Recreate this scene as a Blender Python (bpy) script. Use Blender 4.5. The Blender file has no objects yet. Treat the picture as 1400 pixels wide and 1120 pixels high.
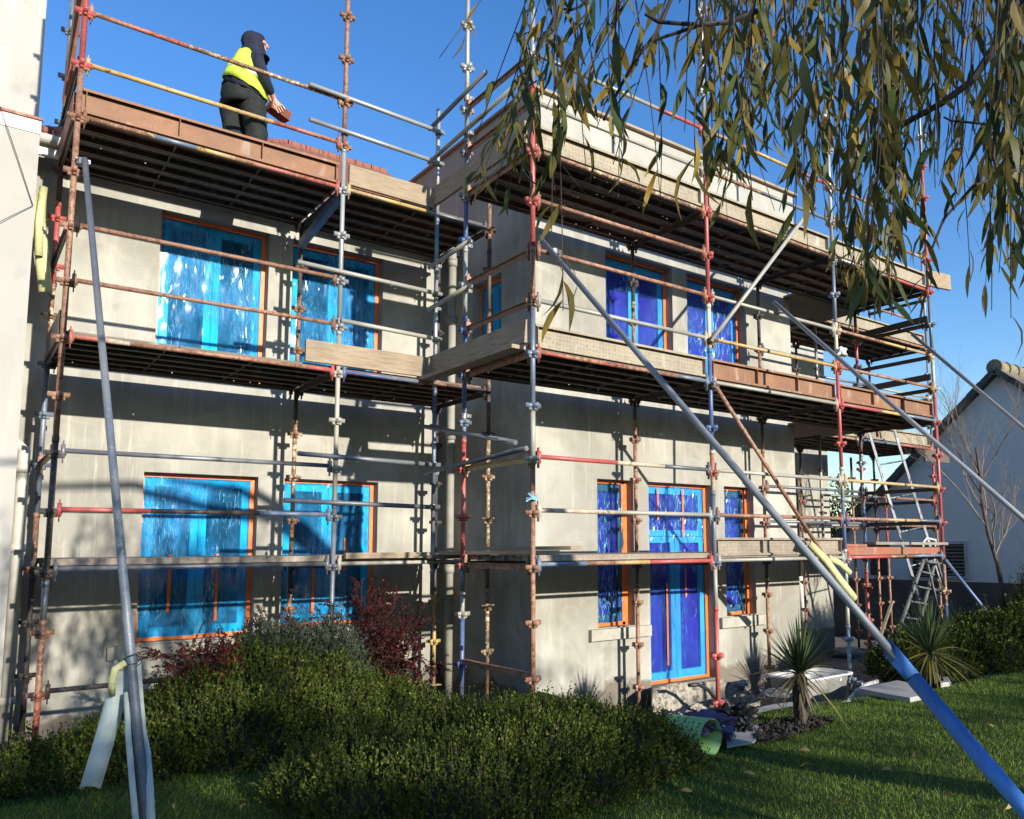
import bpy, math, random
import numpy as np
from mathutils import Vector, Matrix
random.seed(7); rng = np.random.default_rng(11)
S = bpy.context.scene
COL = S.collection
# ------------------------------------------------------------------ camera
FPX, CXP, CYP = 1104.139, 779.47, 623.43
CAM = Vector((-0.688, -7.977, 0.194))
YAW, PIT, ROL = -0.6576, 0.1103, -0.0053
cy_, sy_, cp_, sp_ = math.cos(YAW), math.sin(YAW), math.cos(PIT), math.sin(PIT)
FWD = Vector((-sy_*cp_, cy_*cp_, sp_)); R0 = Vector((cy_, sy_, 0)); U0 = R0.cross(FWD)
RGT = R0*math.cos(ROL) + U0*math.sin(ROL); UPV = -R0*math.sin(ROL) + U0*math.cos(ROL)
def at(px, py, ax, v):
    d = FWD + RGT*((px-CXP)/FPX) - UPV*((py-CYP)/FPX)
    return CAM + d*((v-CAM[ax])/d[ax])
def dep(px, py, z):
    return CAM + (FWD + RGT*((px-CXP)/FPX) - UPV*((py-CYP)/FPX))*z
cd = bpy.data.cameras.new('camera'); cam = bpy.data.objects.new('camera', cd); COL.objects.link(cam)
M = Matrix(((RGT.x, UPV.x, -FWD.x, CAM.x), (RGT.y, UPV.y, -FWD.y, CAM.y), (RGT.z, UPV.z, -FWD.z, CAM.z), (0, 0, 0, 1)))
cam.matrix_world = M
cd.sensor_width = 36; cd.lens = 36*FPX/1400; cd.shift_x = (700-CXP)/1400; cd.shift_y = (CYP-560)/1400
cd.clip_start = .05; cd.clip_end = 2000
S.camera = cam
# ------------------------------------------------------------------ light
SUNDIR = Vector((-.066, 1, -.277)).normalized()
sl = bpy.data.lights.new('sun', 'SUN'); sl.energy = 5.0; sl.angle = math.radians(.53); sl.color = (1, .94, .82)
so = bpy.data.objects.new('sun', sl); COL.objects.link(so)
so.rotation_euler = SUNDIR.to_track_quat('-Z', 'Y').to_euler(); so.location = (0, -30, 12)
w = bpy.data.worlds.new('World'); S.world = w; w.use_nodes = True
nt = w.node_tree; bg = nt.nodes['Background']; sk = nt.nodes.new('ShaderNodeTexSky')
sk.sky_type = 'NISHITA'; sk.sun_disc = False; sk.sun_elevation = math.radians(15.5)
sk.sun_rotation = math.atan2(-SUNDIR.x, -SUNDIR.y); sk.altitude = 50; sk.air_density = 1.15; sk.dust_density = .12; sk.ozone_density = 3.2
hs = nt.nodes.new('ShaderNodeHueSaturation'); hs.inputs['Saturation'].default_value = 1.24; hs.inputs['Hue'].default_value = .512; hs.inputs['Value'].default_value = 1.12; nt.links.new(sk.outputs[0], hs.inputs['Color']); nt.links.new(hs.outputs[0], bg.inputs[0]); bg.inputs[1].default_value = .135
S.view_settings.view_transform = 'Standard'; S.view_settings.look = 'None'; S.view_settings.exposure = .66
S.render.engine = 'CYCLES'
# ------------------------------------------------------------------ materials
class NM:
    def __init__(s, name):
        s.m = bpy.data.materials.new(name); s.m.use_nodes = True; s.t = s.m.node_tree
        s.b = s.t.nodes['Principled BSDF']; s.out = s.t.nodes['Material Output']
        s.pos = s.t.nodes.new('ShaderNodeNewGeometry').outputs['Position']
    def n(s, ty, **k):
        x = s.t.nodes.new(ty)
        for a, b in k.items(): setattr(x, a, b)
        return x
    def l(s, a, b): s.t.links.new(a, b)
    def noise(s, scale, detail=4, stretch=None, rough=.55, vec=None):
        x = s.n('ShaderNodeTexNoise'); x.inputs['Scale'].default_value = scale; x.inputs['Detail'].default_value = detail
        x.inputs['Roughness'].default_value = rough
        v = vec or s.pos
        if stretch:
            mp = s.n('ShaderNodeMapping'); mp.inputs['Scale'].default_value = stretch; s.l(v, mp.inputs[0]); v = mp.outputs[0]
        s.l(v, x.inputs['Vector']); return x.outputs[0]
    def ramp(s, fac, *st, interp='LINEAR'):
        x = s.n('ShaderNodeValToRGB'); x.color_ramp.interpolation = interp
        e = x.color_ramp.elements
        while len(e) < len(st): e.new(.5)
        for i, (p, c) in enumerate(st):
            e[i].position = p; e[i].color = (*c, 1) if len(c) == 3 else c
        s.l(fac, x.inputs[0]); return x.outputs[0]
    def mix(s, f, a, b, mode='MIX'):
        x = s.n('ShaderNodeMix', data_type='RGBA', blend_type=mode)
        for i, v in ((0, f), (6, a), (7, b)):
            if hasattr(v, 'is_linked'): s.l(v, x.inputs[i])
            elif i == 0: x.inputs[0].default_value = v
            else: x.inputs[i].default_value = (*v, 1)
        return x.outputs[2]
    def bump(s, h, strength=.3, dist=.02):
        x = s.n('ShaderNodeBump'); x.inputs['Strength'].default_value = strength; x.inputs['Distance'].default_value = dist
        s.l(h, x.inputs['Height']); s.l(x.outputs[0], s.b.inputs['Normal'])
    def fin(s, col=None, rough=.6, metal=0, spec=.5):
        if col is not None:
            if hasattr(col, 'is_linked'): s.l(col, s.b.inputs['Base Color'])
            else: s.b.inputs['Base Color'].default_value = (*col, 1)
        if hasattr(rough, 'is_linked'): s.l(rough, s.b.inputs['Roughness'])
        else: s.b.inputs['Roughness'].default_value = rough
        s.b.inputs['Metallic'].default_value = metal; s.b.inputs['Specular IOR Level'].default_value = spec
        return s.m
def G(v): return (v, v, v)
def paint(name, a, b=None, rust=(.16, .062, .028), amount=.5, rough=.5, metal=0., bandscale=.9, splat=None):
    m = NM(name); c = a
    if b: c = m.mix(m.ramp(m.noise(bandscale, 1), (.48, G(0)), (.53, G(1))), a, b)
    c = m.mix(m.ramp(m.noise(9, 5, rough=.7), (.35, G(.75)), (.7, G(1.1))), G(0), c, 'MIX') if False else c
    r = m.ramp(m.noise(22, 6, rough=.75), (max(.0, .74-amount*.5), G(0)), (max(.05, .82-amount*.5), G(1)))
    c = m.mix(r, c, rust)
    c = m.mix(m.ramp(m.noise(60, 3), (.55, G(0)), (.72, G(.35))), c, splat or (.45, .42, .36))
    c = m.mix(m.ramp(m.noise(5, 4), (.3, G(.35)), (.6, G(0))), c, tuple(x*.45 for x in a))
    m.bump(m.noise(80, 3), .25, .003)
    return m.fin(c, rough, metal)
MT = {}
MT['rust'] = paint('rusty_steel', (.36, .19, .12), (.27, .14, .09), amount=.5, rough=.6)
MT['rustcream'] = paint('rusty_cream_paint', (.55, .45, .30), (.38, .19, .11), amount=.62, rough=.6)
MT['red'] = paint('red_paint', (.45, .085, .075), (.40, .08, .07), amount=.28, rough=.42)
MT['redrust'] = paint('red_and_rust_paint', (.44, .11, .08), (.40, .21, .12), amount=.5, rough=.5)
MT['cream'] = paint('cream_paint', (.60, .52, .37), (.50, .42, .30), amount=.35, rough=.5)
MT['yellow'] = paint('yellow_paint', (.50, .33, .11), (.47, .33, .16), amount=.38, rough=.5)
MT['blue'] = paint('blue_paint', (.07, .12, .27), (.16, .20, .28), amount=.35, rough=.42)
MT['blush'] = paint('cream_red_blue_paint', (.52, .44, .33), (.40, .10, .06), amount=.4, rough=.5, bandscale=1.7)
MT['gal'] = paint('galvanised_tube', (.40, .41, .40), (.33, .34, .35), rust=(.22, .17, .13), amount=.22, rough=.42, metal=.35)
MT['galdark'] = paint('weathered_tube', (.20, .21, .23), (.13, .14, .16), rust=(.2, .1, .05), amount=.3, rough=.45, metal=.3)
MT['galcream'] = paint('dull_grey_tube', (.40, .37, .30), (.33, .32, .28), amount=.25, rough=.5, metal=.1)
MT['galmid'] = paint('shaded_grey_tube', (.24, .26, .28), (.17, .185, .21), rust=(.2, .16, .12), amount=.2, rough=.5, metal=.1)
MT['galshade'] = paint('shaded_blue_grey_prop', (.12, .145, .185), (.16, .18, .20), rust=(.2, .16, .12), amount=.2, rough=.5, metal=.1)  # darker copy of the tube paint, the left prop's shade is in the colour
MT['dark'] = paint('dark_steel', (.045, .04, .038), (.08, .05, .04), amount=.35, rough=.6)
MT['bluegal'] = paint('blue_grey_tube', (.17, .21, .27), (.12, .15, .20), rust=(.3, .3, .3), amount=.15, rough=.45, metal=.25)
def board_mat(name, c1, c2, dots=False, holes=False):
    m = NM(name)
    c = m.mix(m.ramp(m.noise(2.2, 5, rough=.65), (.35, G(0)), (.65, G(1))), c1, c2)
    c = m.mix(m.ramp(m.noise(14, 6, rough=.7), (.5, G(0)), (.75, G(.5))), c, (.12, .06, .035))
    c = m.mix(m.ramp(m.noise(9, 3, stretch=(1, 1, .2)), (.58, G(0)), (.75, G(.4))), c, (.5, .47, .40))
    if dots:
        v = m.n('ShaderNodeTexVoronoi'); v.inputs['Scale'].default_value = 24; v.inputs['Randomness'].default_value = .25; m.l(m.pos, v.inputs['Vector'])
        k = m.ramp(v.outputs['Distance'], (.20, G(0)), (.26, G(1)), (.32, G(1)), (.40, G(0)))
        c = m.mix(m.ramp(k, (0, G(0)), (1, G(.4))), c, (.16, .10, .07)); m.bump(k, .5, .004)
    else: m.bump(m.noise(40, 4), .3, .004)
    m.fin(c, .7)
    if holes:
        v = m.n('ShaderNodeTexVoronoi'); v.inputs['Scale'].default_value = 11; v.inputs['Randomness'].default_value = .5; m.l(m.pos, v.inputs['Vector'])
        h = m.ramp(v.outputs['Distance'], (.075, G(1)), (.08, G(0)), interp='CONSTANT')
        tr = m.n('ShaderNodeBsdfTransparent'); mx = m.n('ShaderNodeMixShader'); m.l(h, mx.inputs[0]); m.l(m.b.outputs[0], mx.inputs[1]); m.l(tr.outputs[0], mx.inputs[2]); m.l(mx.outputs[0], m.out.inputs[0])
    return m.m
MT['deck'] = board_mat('dark_steel_board', (.15, .13, .105), (.09, .075, .06), holes=True)
MT['deckrust'] = board_mat('rusty_steel_board', (.22, .12, .075), (.12, .075, .055), holes=True)
MT['toerust'] = board_mat('rusted_toe_board', (.27, .125, .06), (.18, .09, .05))
MT['toecream'] = board_mat('cream_embossed_toe_board', (.34, .29, .205), (.27, .235, .17), dots=True)
MT['toegrey'] = board_mat('grey_brown_toe_board', (.30, .25, .19), (.22, .18, .14), dots=True)
MT['toered'] = board_mat('red_brown_toe_board', (.33, .09, .05), (.22, .12, .08))
def timber(name, c1, c2, axis=(1, 12, 12)):
    m = NM(name); g = m.noise(5, 6, stretch=axis, rough=.65)
    c = m.mix(m.ramp(g, (.32, G(0)), (.68, G(1))), c1, c2)
    c = m.mix(m.ramp(m.noise(2.5, 4), (.5, G(0)), (.75, G(.5))), c, tuple(x*.45 for x in c1))
    m.bump(g, .4, .004); return m.fin(c, .8)
MT['timber'] = timber('weathered_timber', (.36, .275, .18), (.22, .165, .11))
MT['timbery'] = timber('weathered_timber_side', (.40, .32, .23), (.20, .15, .11), (12, 1, 12))
MT['timberdk'] = timber('dark_timber', (.14, .105, .08), (.07, .055, .045), (12, 1, 12))  # darker tone of the timber grain
MT['slats'] = timber('grey_timber_decking', (.30, .27, .22), (.17, .15, .12), (1, 12, 12))
# render (fresh cement render on the house)
def render_mat(name, a, b, damp=True, stripe=True):
    m = NM(name)
    c = m.mix(m.ramp(m.noise(1.1, 5, rough=.6), (.36, G(0)), (.66, G(1))), a, b)
    c = m.mix(m.ramp(m.noise(2.0, 6, stretch=(2.6, 2.6, .33), rough=.6), (.52, G(0)), (.74, G(.55))), c, tuple(min(.9, x*1.32) for x in a))
    if stripe:
        dn = m.n('ShaderNodeTexNoise'); dn.inputs['Scale'].default_value = 1.2; dn.inputs['Detail'].default_value = 2; dn.inputs['Distortion'].default_value = 1.2; m.l(m.pos, dn.inputs['Vector'])
        c = m.mix(m.ramp(dn.outputs[0], (.44, G(0)), (.50, G(.16)), (.56, G(0))), c, tuple(min(.9, x*1.5) for x in a))
        c = m.mix(m.ramp(m.noise(.55, 3), (.42, G(0)), (.6, G(.5))), c, tuple(x*.8 for x in b))
        sc_ = m.n('ShaderNodeTexNoise'); sc_.inputs['Scale'].default_value = 7; sc_.inputs['Detail'].default_value = 4; sc_.inputs['Distortion'].default_value = 1.5; mp_ = m.n('ShaderNodeMapping'); mp_.inputs['Scale'].default_value = (.8, .8, .9); mp_.inputs['Rotation'].default_value = (0, .5, 0); m.l(m.pos, mp_.inputs[0]); m.l(mp_.outputs[0], sc_.inputs['Vector'])
        c = m.mix(m.ramp(sc_.outputs[0], (.62, G(0)), (.74, G(.12))), c, tuple(min(.9, x*1.45) for x in a))
        c = m.mix(m.ramp(m.noise(5.5, 5, stretch=(3.0, 3.0, .16), rough=.7), (.58, G(0)), (.70, G(.5))), c, tuple(min(.9, x*1.5) for x in a))
    c = m.mix(m.ramp(m.noise(3.1, 4), (.58, G(0)), (.72, G(.4))), c, tuple(x*.68 for x in b))
    if damp:
        sp = m.n('ShaderNodeSeparateXYZ'); m.l(m.pos, sp.inputs[0])
        ad = m.n('ShaderNodeMath', operation='MULTIPLY_ADD'); m.l(m.noise(2.4, 5), ad.inputs[0]); ad.inputs[1].default_value = .7; m.l(sp.outputs[2], ad.inputs[2])
        mr = m.n('ShaderNodeMapRange'); m.l(ad.outputs[0], mr.inputs[0]); mr.inputs[1].default_value = -1.12; mr.inputs[2].default_value = -1.06; mr.inputs[3].default_value = 1; mr.inputs[4].default_value = 0
        c = m.mix(mr.outputs[0], c, (.17, .15, .12))
    m.bump(m.noise(30, 5, rough=.7), .18, .006)
    return m.fin(c, .88, spec=.2)
MT['render'] = render_mat('fresh_cement_render', (.375, .36, .315), (.275, .26, .224))
MT['parapet'] = render_mat('pale_panel', (.36, .35, .315), (.33, .32, .285), damp=False, stripe=False)
MT['cream_wall'] = render_mat('cream_painted_render', (.39, .372, .345), (.36, .342, .315), damp=False, stripe=False)
def rough_white():
    m = NM('white_roughcast'); c = m.mix(m.noise(3, 4), (.76, .74, .70), (.84, .82, .78)); m.bump(m.noise(26, 6, rough=.8), .9, .03); return m.fin(c, .9, spec=.2)
MT['roughcast'] = rough_white()
def simple(name, c, rough=.6, metal=0, var=.25, sc=8, spec=.5, bump=0):
    m = NM(name); cc = m.mix(m.ramp(m.noise(sc, 5, rough=.65), (.3, G(0)), (.7, G(1))), tuple(x*(1-var) for x in c), tuple(min(1, x*(1+var*.6)) for x in c))
    if bump: m.bump(m.noise(sc*4, 5), bump, .01)
    return m.fin(cc, rough, metal, spec)
MT['white'] = simple('white_plastic', (.60, .59, .55), .4, var=.15)
MT['dullpipe'] = simple('render_splashed_pipe', (.30, .285, .245), .7, var=.25, sc=4)
MT['pipe'] = simple('cream_pipe_plastic', (.46, .44, .385), .5, var=.15, sc=4)
MT['sill'] = simple('pale_cast_sill', (.36, .34, .29), .85, var=.18, bump=.2)
MT['black'] = simple('black_plastic', (.02, .02, .022), .45)
MT['stone_slab'] = simple('grey_paving_slab', (.36, .35, .33), .85, var=.2, sc=5, bump=.2)
MT['soil'] = simple('dark_soil', (.028, .022, .017), .95, var=.5, sc=12, bump=.8)
MT['patio'] = simple('muddy_concrete', (.17, .145, .115), .9, var=.4, sc=3, bump=.5)
MT['brick'] = simple('orange_brick', (.32, .12, .06), .85, var=.4, sc=14, bump=.5)
MT['darkwall'] = simple('dark_block_wall', (.085, .08, .07), .9, var=.4, sc=3, bump=.6)
MT['foamy'] = simple('yellow_foam', (.56, .54, .26), .7, var=.15, sc=9, bump=.5)
MT['foamw'] = simple('white_foam', (.42, .47, .43), .7, var=.18, sc=9, bump=.6)
MT['foamb'] = simple('blue_foam', (.07, .24, .62), .65, var=.15, sc=14, bump=.3)
MT['tape'] = simple('orange_tape', (.80, .17, .03), .45, var=.25, sc=6, bump=.3)
MT['alu'] = simple('aluminium', (.22, .225, .225), .42, .4, var=.15)
MT['cord'] = simple('dark_cord', (.03, .03, .03), .6)
MT['rope'] = simple('pale_blue_rope', (.25, .50, .62), .6)
MT['glass'] = simple('dark_glass', (.02, .025, .035), .08, var=.3, sc=1.2)
MT['curtain'] = simple('drawn_blind', (.10, .13, .20), .8, var=.5, sc=1.6)
MT['blindB'] = simple('violet_blind', (.20, .10, .34), .8, var=.4, sc=1.6); MT['paneB'] = simple('violet_glass', (.50, .04, .30), .1, var=.35, sc=1.8)
MT['woodf'] = simple('orange_wood_frame', (.55, .17, .05), .5)
MT['frame'] = simple('white_window_frame', (.80, .80, .80), .35, var=.05)
MT['darkmetal'] = simple('dark_slats', (.03, .03, .035), .5)
MT['ventframe'] = simple('pale_vent_frame', (.45, .43, .40), .7)
def film_mat(name, tint, diff, mixf=.42):
    m = NM(name)
    st = m.noise(7, 5, stretch=(3.2, 3.2, .55), rough=.62)
    fine = m.noise(26, 4, stretch=(2.5, 2.5, .8), rough=.6)
    w_ = m.n('ShaderNodeTexWave'); w_.inputs['Scale'].default_value = 2.2; w_.inputs['Distortion'].default_value = 9; w_.inputs['Detail'].default_value = 3; w_.inputs['Detail Scale'].default_value = 1.2
    mp = m.n('ShaderNodeMapping'); mp.inputs['Scale'].default_value = (1.5, 1.5, .35); m.l(m.pos, mp.inputs[0]); m.l(mp.outputs[0], w_.inputs[0])
    a1 = m.n('ShaderNodeMath', operation='MULTIPLY_ADD'); m.l(fine, a1.inputs[0]); a1.inputs[1].default_value = .35; m.l(st, a1.inputs[2])
    a2 = m.n('ShaderNodeMath', operation='MULTIPLY_ADD'); m.l(w_.outputs[0], a2.inputs[0]); a2.inputs[1].default_value = .45; m.l(a1.outputs[0], a2.inputs[2])
    thin = m.ramp(m.noise(75, 3, stretch=(2.6, 2.6, .22), rough=.6), (.60, G(0)), (.70, G(1)))
    msk = m.ramp(m.noise(3.0, 3), (.42, G(0)), (.62, G(1)))
    a3 = m.n('ShaderNodeMath', operation='MULTIPLY'); m.l(thin, a3.inputs[0]); m.l(msk, a3.inputs[1])
    a4 = m.n('ShaderNodeMath', operation='MULTIPLY_ADD'); m.l(a3.outputs[0], a4.inputs[0]); a4.inputs[1].default_value = .5; m.l(a2.outputs[0], a4.inputs[2])
    m.bump(a4.outputs[0], 1.0, .05)
    m.fin(m.mix(m.ramp(st, (.35, G(0)), (.65, G(1))), diff, tuple(min(1, x*1.7) for x in diff)), .13, spec=1.)
    m.b.inputs['Coat Weight'].default_value = .6; m.b.inputs['Coat Roughness'].default_value = .1
    tr = m.n('ShaderNodeBsdfTransparent'); tr.inputs[0].default_value = (*tint, 1)
    mx = m.n('ShaderNodeMixShader'); mx.inputs[0].default_value = mixf
    cl_ = m.n('ShaderNodeMapRange'); m.l(m.noise(1.6, 4, stretch=(1, 1, .6), rough=.6), cl_.inputs[0]); cl_.inputs[1].default_value = .35; cl_.inputs[2].default_value = .68; cl_.inputs[3].default_value = mixf*.35; cl_.inputs[4].default_value = min(.9, mixf*1.9); m.l(cl_.outputs[0], mx.inputs[0])
    m.l(m.b.outputs[0], mx.inputs[2]); m.l(tr.outputs[0], mx.inputs[1]); m.l(mx.outputs[0], m.out.inputs[0])
    return m.m
MT['filmA'] = film_mat('cyan_blue_film', (.12, .74, .98), (.014, .27, .74), .40)
MT['filmB'] = film_mat('violet_blue_film', (.24, .70, .98), (.015, .12, .55), .20)
def tile_mat():
    m = NM('red_roof_tile'); c = m.mix(m.noise(2, 5), (.27, .10, .07), (.20, .08, .055)); 
    b = m.n('ShaderNodeTexBrick'); b.inputs['Scale'].default_value = 3.2; b.inputs['Mortar Size'].default_value = .03; b.inputs['Row Height'].default_value = .6
    m.l(m.pos, b.inputs[0]); c = m.mix(m.ramp(b.outputs[1], (0, G(0)), (1, G(.8))), c, (.08, .03, .02)); return m.fin(c, .8)
MT['tile'] = tile_mat()
# ------------------------------------------------------------------ mesh helpers
def frame(d):
    d = Vector(d).normalized(); a = Vector((0, 0, 1)) if abs(d.z) < .9 else Vector((1, 0, 0))
    u = d.cross(a).normalized(); return d, u, d.cross(u).normalized()
class MB:
    def __init__(s): s.v = []; s.f = []
    def tube(s, a, b, r, n=12, r2=None, caps=True):
        a = Vector(a); b = Vector(b); d, u, w_ = frame(b-a); k = len(s.v); r2 = r if r2 is None else r2
        for P, q in ((a, r), (b, r2)):
            for i in range(n):
                t = 2*math.pi*i/n; s.v.append(P+(u*math.cos(t)+w_*math.sin(t))*q)
        for i in range(n): s.f.append((k+i, k+(i+1) % n, k+n+(i+1) % n, k+n+i))
        if caps: s.f.append(tuple(k+i for i in reversed(range(n)))); s.f.append(tuple(k+n+i for i in range(n)))
        return s
    def path(s, pts, rs, n=8):
        if not hasattr(rs, '__len__'): rs = [rs]*len(pts)
        pts = [Vector(p) for p in pts]; k = len(s.v); prev = None
        for j, P in enumerate(pts):
            d = (pts[min(j+1, len(pts)-1)]-pts[max(j-1, 0)]).normalized()
            if prev is None: _, u, _w = frame(d)
            else: u = (prev - d*prev.dot(d)).normalized()
            prev = u; w_ = d.cross(u)
            for i in range(n):
                t = 2*math.pi*i/n; s.v.append(P+(u*math.cos(t)+w_*math.sin(t))*rs[j])
        for j in range(len(pts)-1):
            for i in range(n): s.f.append((k+j*n+i, k+j*n+(i+1) % n, k+(j+1)*n+(i+1) % n, k+(j+1)*n+i))
        s.f.append(tuple(k+i for i in reversed(range(n)))); m_ = k+(len(pts)-1)*n; s.f.append(tuple(m_+i for i in range(n)))
        return s
    def box(s, c, size, ax=None):
        c = Vector(c); X, Y, Z = ax or (Vector((1, 0, 0)), Vector((0, 1, 0)), Vector((0, 0, 1)))
        hx, hy, hz = (q/2 for q in size); k = len(s.v)
        for dz in (-1, 1):
            for dy in (-1, 1):
                for dx in (-1, 1): s.v.append(c+X*dx*hx+Y*dy*hy+Z*dz*hz)
        for q in ((0, 2, 3, 1), (4, 5, 7, 6), (0, 1, 5, 4), (2, 6, 7, 3), (0, 4, 6, 2), (1, 3, 7, 5)): s.f.append(tuple(k+i for i in q))
        return s
    def bb(s, x0, x1, y0, y1, z0, z1): return s.box(((x0+x1)/2, (y0+y1)/2, (z0+z1)/2), (abs(x1-x0), abs(y1-y0), abs(z1-z0)))
    def bar(s, a, b, w_, h, up=(0, 0, 1)):
        a = Vector(a); b = Vector(b); d = (b-a); L = d.length; d.normalize(); u = Vector(up); side = d.cross(u).normalized(); u = side.cross(d)
        return s.box((a+b)/2, (L, w_, h), (d, side, u))
    def quad(s, *p):
        k = len(s.v); s.v += [Vector(q) for q in p]; s.f.append(tuple(range(k, k+len(p)))); return s
    def top(s, name, mat, label, cat, group=None, kind=None, smooth=False, bevel=0):
        xs = [v[0] for v in s.v]; ys = [v[1] for v in s.v]; z = min(v[2] for v in s.v)
        o_ = Vector(((min(xs)+max(xs))/2, (min(ys)+max(ys))/2, z))
        me = bpy.data.meshes.new(name); me.from_pydata([tuple(Vector(v)-o_) for v in s.v], [], s.f); me.update()
        if smooth:
            for p in me.polygons: p.use_smooth = len(p.vertices) == 4
        me.materials.append(mat); o = bpy.data.objects.new(name, me); COL.objects.link(o); o.location = o_; POFF[o.name] = tuple(o_)
        if bevel:
            b = o.modifiers.new('bevel', 'BEVEL'); b.width = bevel; b.segments = 2; b.limit_method = 'ANGLE'
        return tag(o, label, cat, group, kind)
POFF = {}
def part(mb, name, mat, parent, smooth=False, bevel=0):
    """build under a part (sub-part) or thing keeping world coordinates"""
    o_ = Vector(parent.location) if parent.type == 'EMPTY' else Vector(POFF.get(parent.name, (0, 0, 0)))
    me = bpy.data.meshes.new(name); me.from_pydata([tuple(Vector(v)-o_) for v in mb.v], [], mb.f); me.update()
    if smooth:
        for p in me.polygons: p.use_smooth = len(p.vertices) == 4
    me.materials.append(mat); o = bpy.data.objects.new(name, me); COL.objects.link(o); o.parent = parent; POFF[o.name] = tuple(o_)
    if bevel:
        b = o.modifiers.new('bevel', 'BEVEL'); b.width = bevel; b.segments = 2; b.limit_method = 'ANGLE'
    return o
def tag(o, label=None, cat=None, group=None, kind=None):
    if label: o['label'] = label
    if cat: o['category'] = cat
    if group: o['group'] = group
    if kind: o['kind'] = kind
    return o
def thing(name, label, cat, loc=(0, 0, 0), group=None):
    o = bpy.data.objects.new(name, None); COL.objects.link(o); o.location = loc; o.empty_display_size = .1
    return tag(o, label, cat, group)
def npmesh(name, V, F, mat, parent=None, mats=None, mi=None, smooth=False):
    """V (n,3), F (m,4) or (m,3) arrays"""
    o_ = np.array(parent.location if parent is not None and parent.type == 'EMPTY' else (0, 0, 0))
    V = np.asarray(V, np.float32)-o_.astype(np.float32); F = np.asarray(F, np.int32); k = F.shape[1]
    me = bpy.data.meshes.new(name); me.vertices.add(len(V)); me.vertices.foreach_set('co', V.ravel())
    me.loops.add(F.size); me.loops.foreach_set('vertex_index', F.ravel()); me.polygons.add(len(F))
    me.polygons.foreach_set('loop_start', np.arange(0, F.size, k, dtype=np.int32)); me.polygons.foreach_set('loop_total', np.full(len(F), k, np.int32))
    for m in (mats or [mat]): me.materials.append(m)
    if mi is not None: me.polygons.foreach_set('material_index', np.asarray(mi, np.int32))
    if smooth: me.polygons.foreach_set('use_smooth', np.ones(len(F), bool))
    me.update(calc_edges=True); o = bpy.data.objects.new(name, me); COL.objects.link(o)
    if parent is not None: o.parent = parent
    return o
# ================================================================== SCAFFOLD
K = .495
L1 = 2.438
def kz(k): return k*K
AX = [0, 2.438, 4.267]; AY = (0, 1.257)
BX = [3.561, 5.979, 8.412, 10.854]; BY = (-1.912, -.655)
CX = [11.86, 14.3]; CY = (0, 1.257)
def pressing(mb, x, y, z):
    mb.box((x, y, z), (.165, .034, .040)); mb.box((x, y, z), (.034, .165, .040))
    for sx, sy in ((1, 0), (-1, 0), (0, 1), (0, -1)): mb.box((x+sx*.034, y+sy*.034, z-.032), (.028, .028, .026))
def standard(sc, x, y, segs, zb, plate=True, press=True, kstep=1, lean=(0, 0), name='standard'):
    """segs: [(z_top, material), ...] from the top down; one part per length of tube"""
    tops = [s_[0] for s_ in segs]+[zb]
    for i, (zt, mt) in enumerate(segs):
        z0 = tops[i+1]; z1 = zt; mb = MB()
        f = lambda z: (x+lean[0]*z, y+lean[1]*z, z)
        mb.tube(f(z0), f(z1), .0242, 14)
        if i: mb.tube(f(z1-.02), f(z1+.03), .0285, 12)
        if press:
            k = math.ceil((z0+.02)/K)
            while kz(k) < z1-.02:
                if k % kstep == 0: pressing(mb, x+lean[0]*kz(k), y+lean[1]*kz(k), kz(k))
                k += 1
        if i == len(segs)-1 and plate:
            mb.tube((x, y, zb-.02), (x, y, zb), .019, 10); mb.box((x, y, zb-.025), (.15, .15, .01))
        part(mb, name, MT[mt], sc, smooth=True)
def endclamp(mb, P, d):
    """wedge clamp of a ledger at post P, ledger leaves along d"""
    P = Vector(P); d = Vector(d); s_ = Vector((-d.y, d.x, 0))
    mb.box(P+d*.062+Vector((0, 0, -.005)), (.03, .052, .115), (d, s_, Vector((0, 0, 1))))
    mb.box(P+d*.062+Vector((0, 0, -.01)), (.009, .03, .19), (d, s_, Vector((0, 0, 1))))
def ledger(sc, a, b, mats, dz=.022, name='ledger', label=None):
    """a, b: (x, y, k). mats: list of (fraction, material): painted lengths"""
    A = Vector((a[0], a[1], kz(a[2])+dz)); B = Vector((b[0], b[1], kz(b[2])+dz)); d = (B-A).normalized()
    if isinstance(mats, str): mats = [(1, mats)]
    t0 = 0; first = None
    for i, (t1, mt) in enumerate(mats):
        mb = MB(); p0 = A+d*.05+(B-A-d*.1)*t0; p1 = A+d*.05+(B-A-d*.1)*t1
        mb.tube(p0, p1, .0212, 12)
        if i == 0: endclamp(mb, A, d)
        if i == len(mats)-1: endclamp(mb, B, -d)
        if first is None: first = part(mb, name, MT[mt], sc, smooth=True); tag(first, label)
        else: part(mb, 'painted_length', MT[mt], first, smooth=True)
        t0 = t1
def transom(sc, x, y0, y1, k, mt='dark', alongx=False, yy=None):
    mb = MB(); z = kz(k)+.022
    A, B = ((x, y0, z), (x, y1, z)) if not alongx else ((y0, yy, z), (y1, yy, z))
    A = Vector(A); B = Vector(B); d = (B-A).normalized()
    mb.bar(A+d*.05, B-d*.05, .05, .006); mb.bar(A+d*.05-Vector((0, 0, .028)), B-d*.05-Vector((0, 0, .028)), .006, .05)
    endclamp(mb, A, d); endclamp(mb, B, -d)
    part(mb, 'transom', MT[mt], sc)
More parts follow.
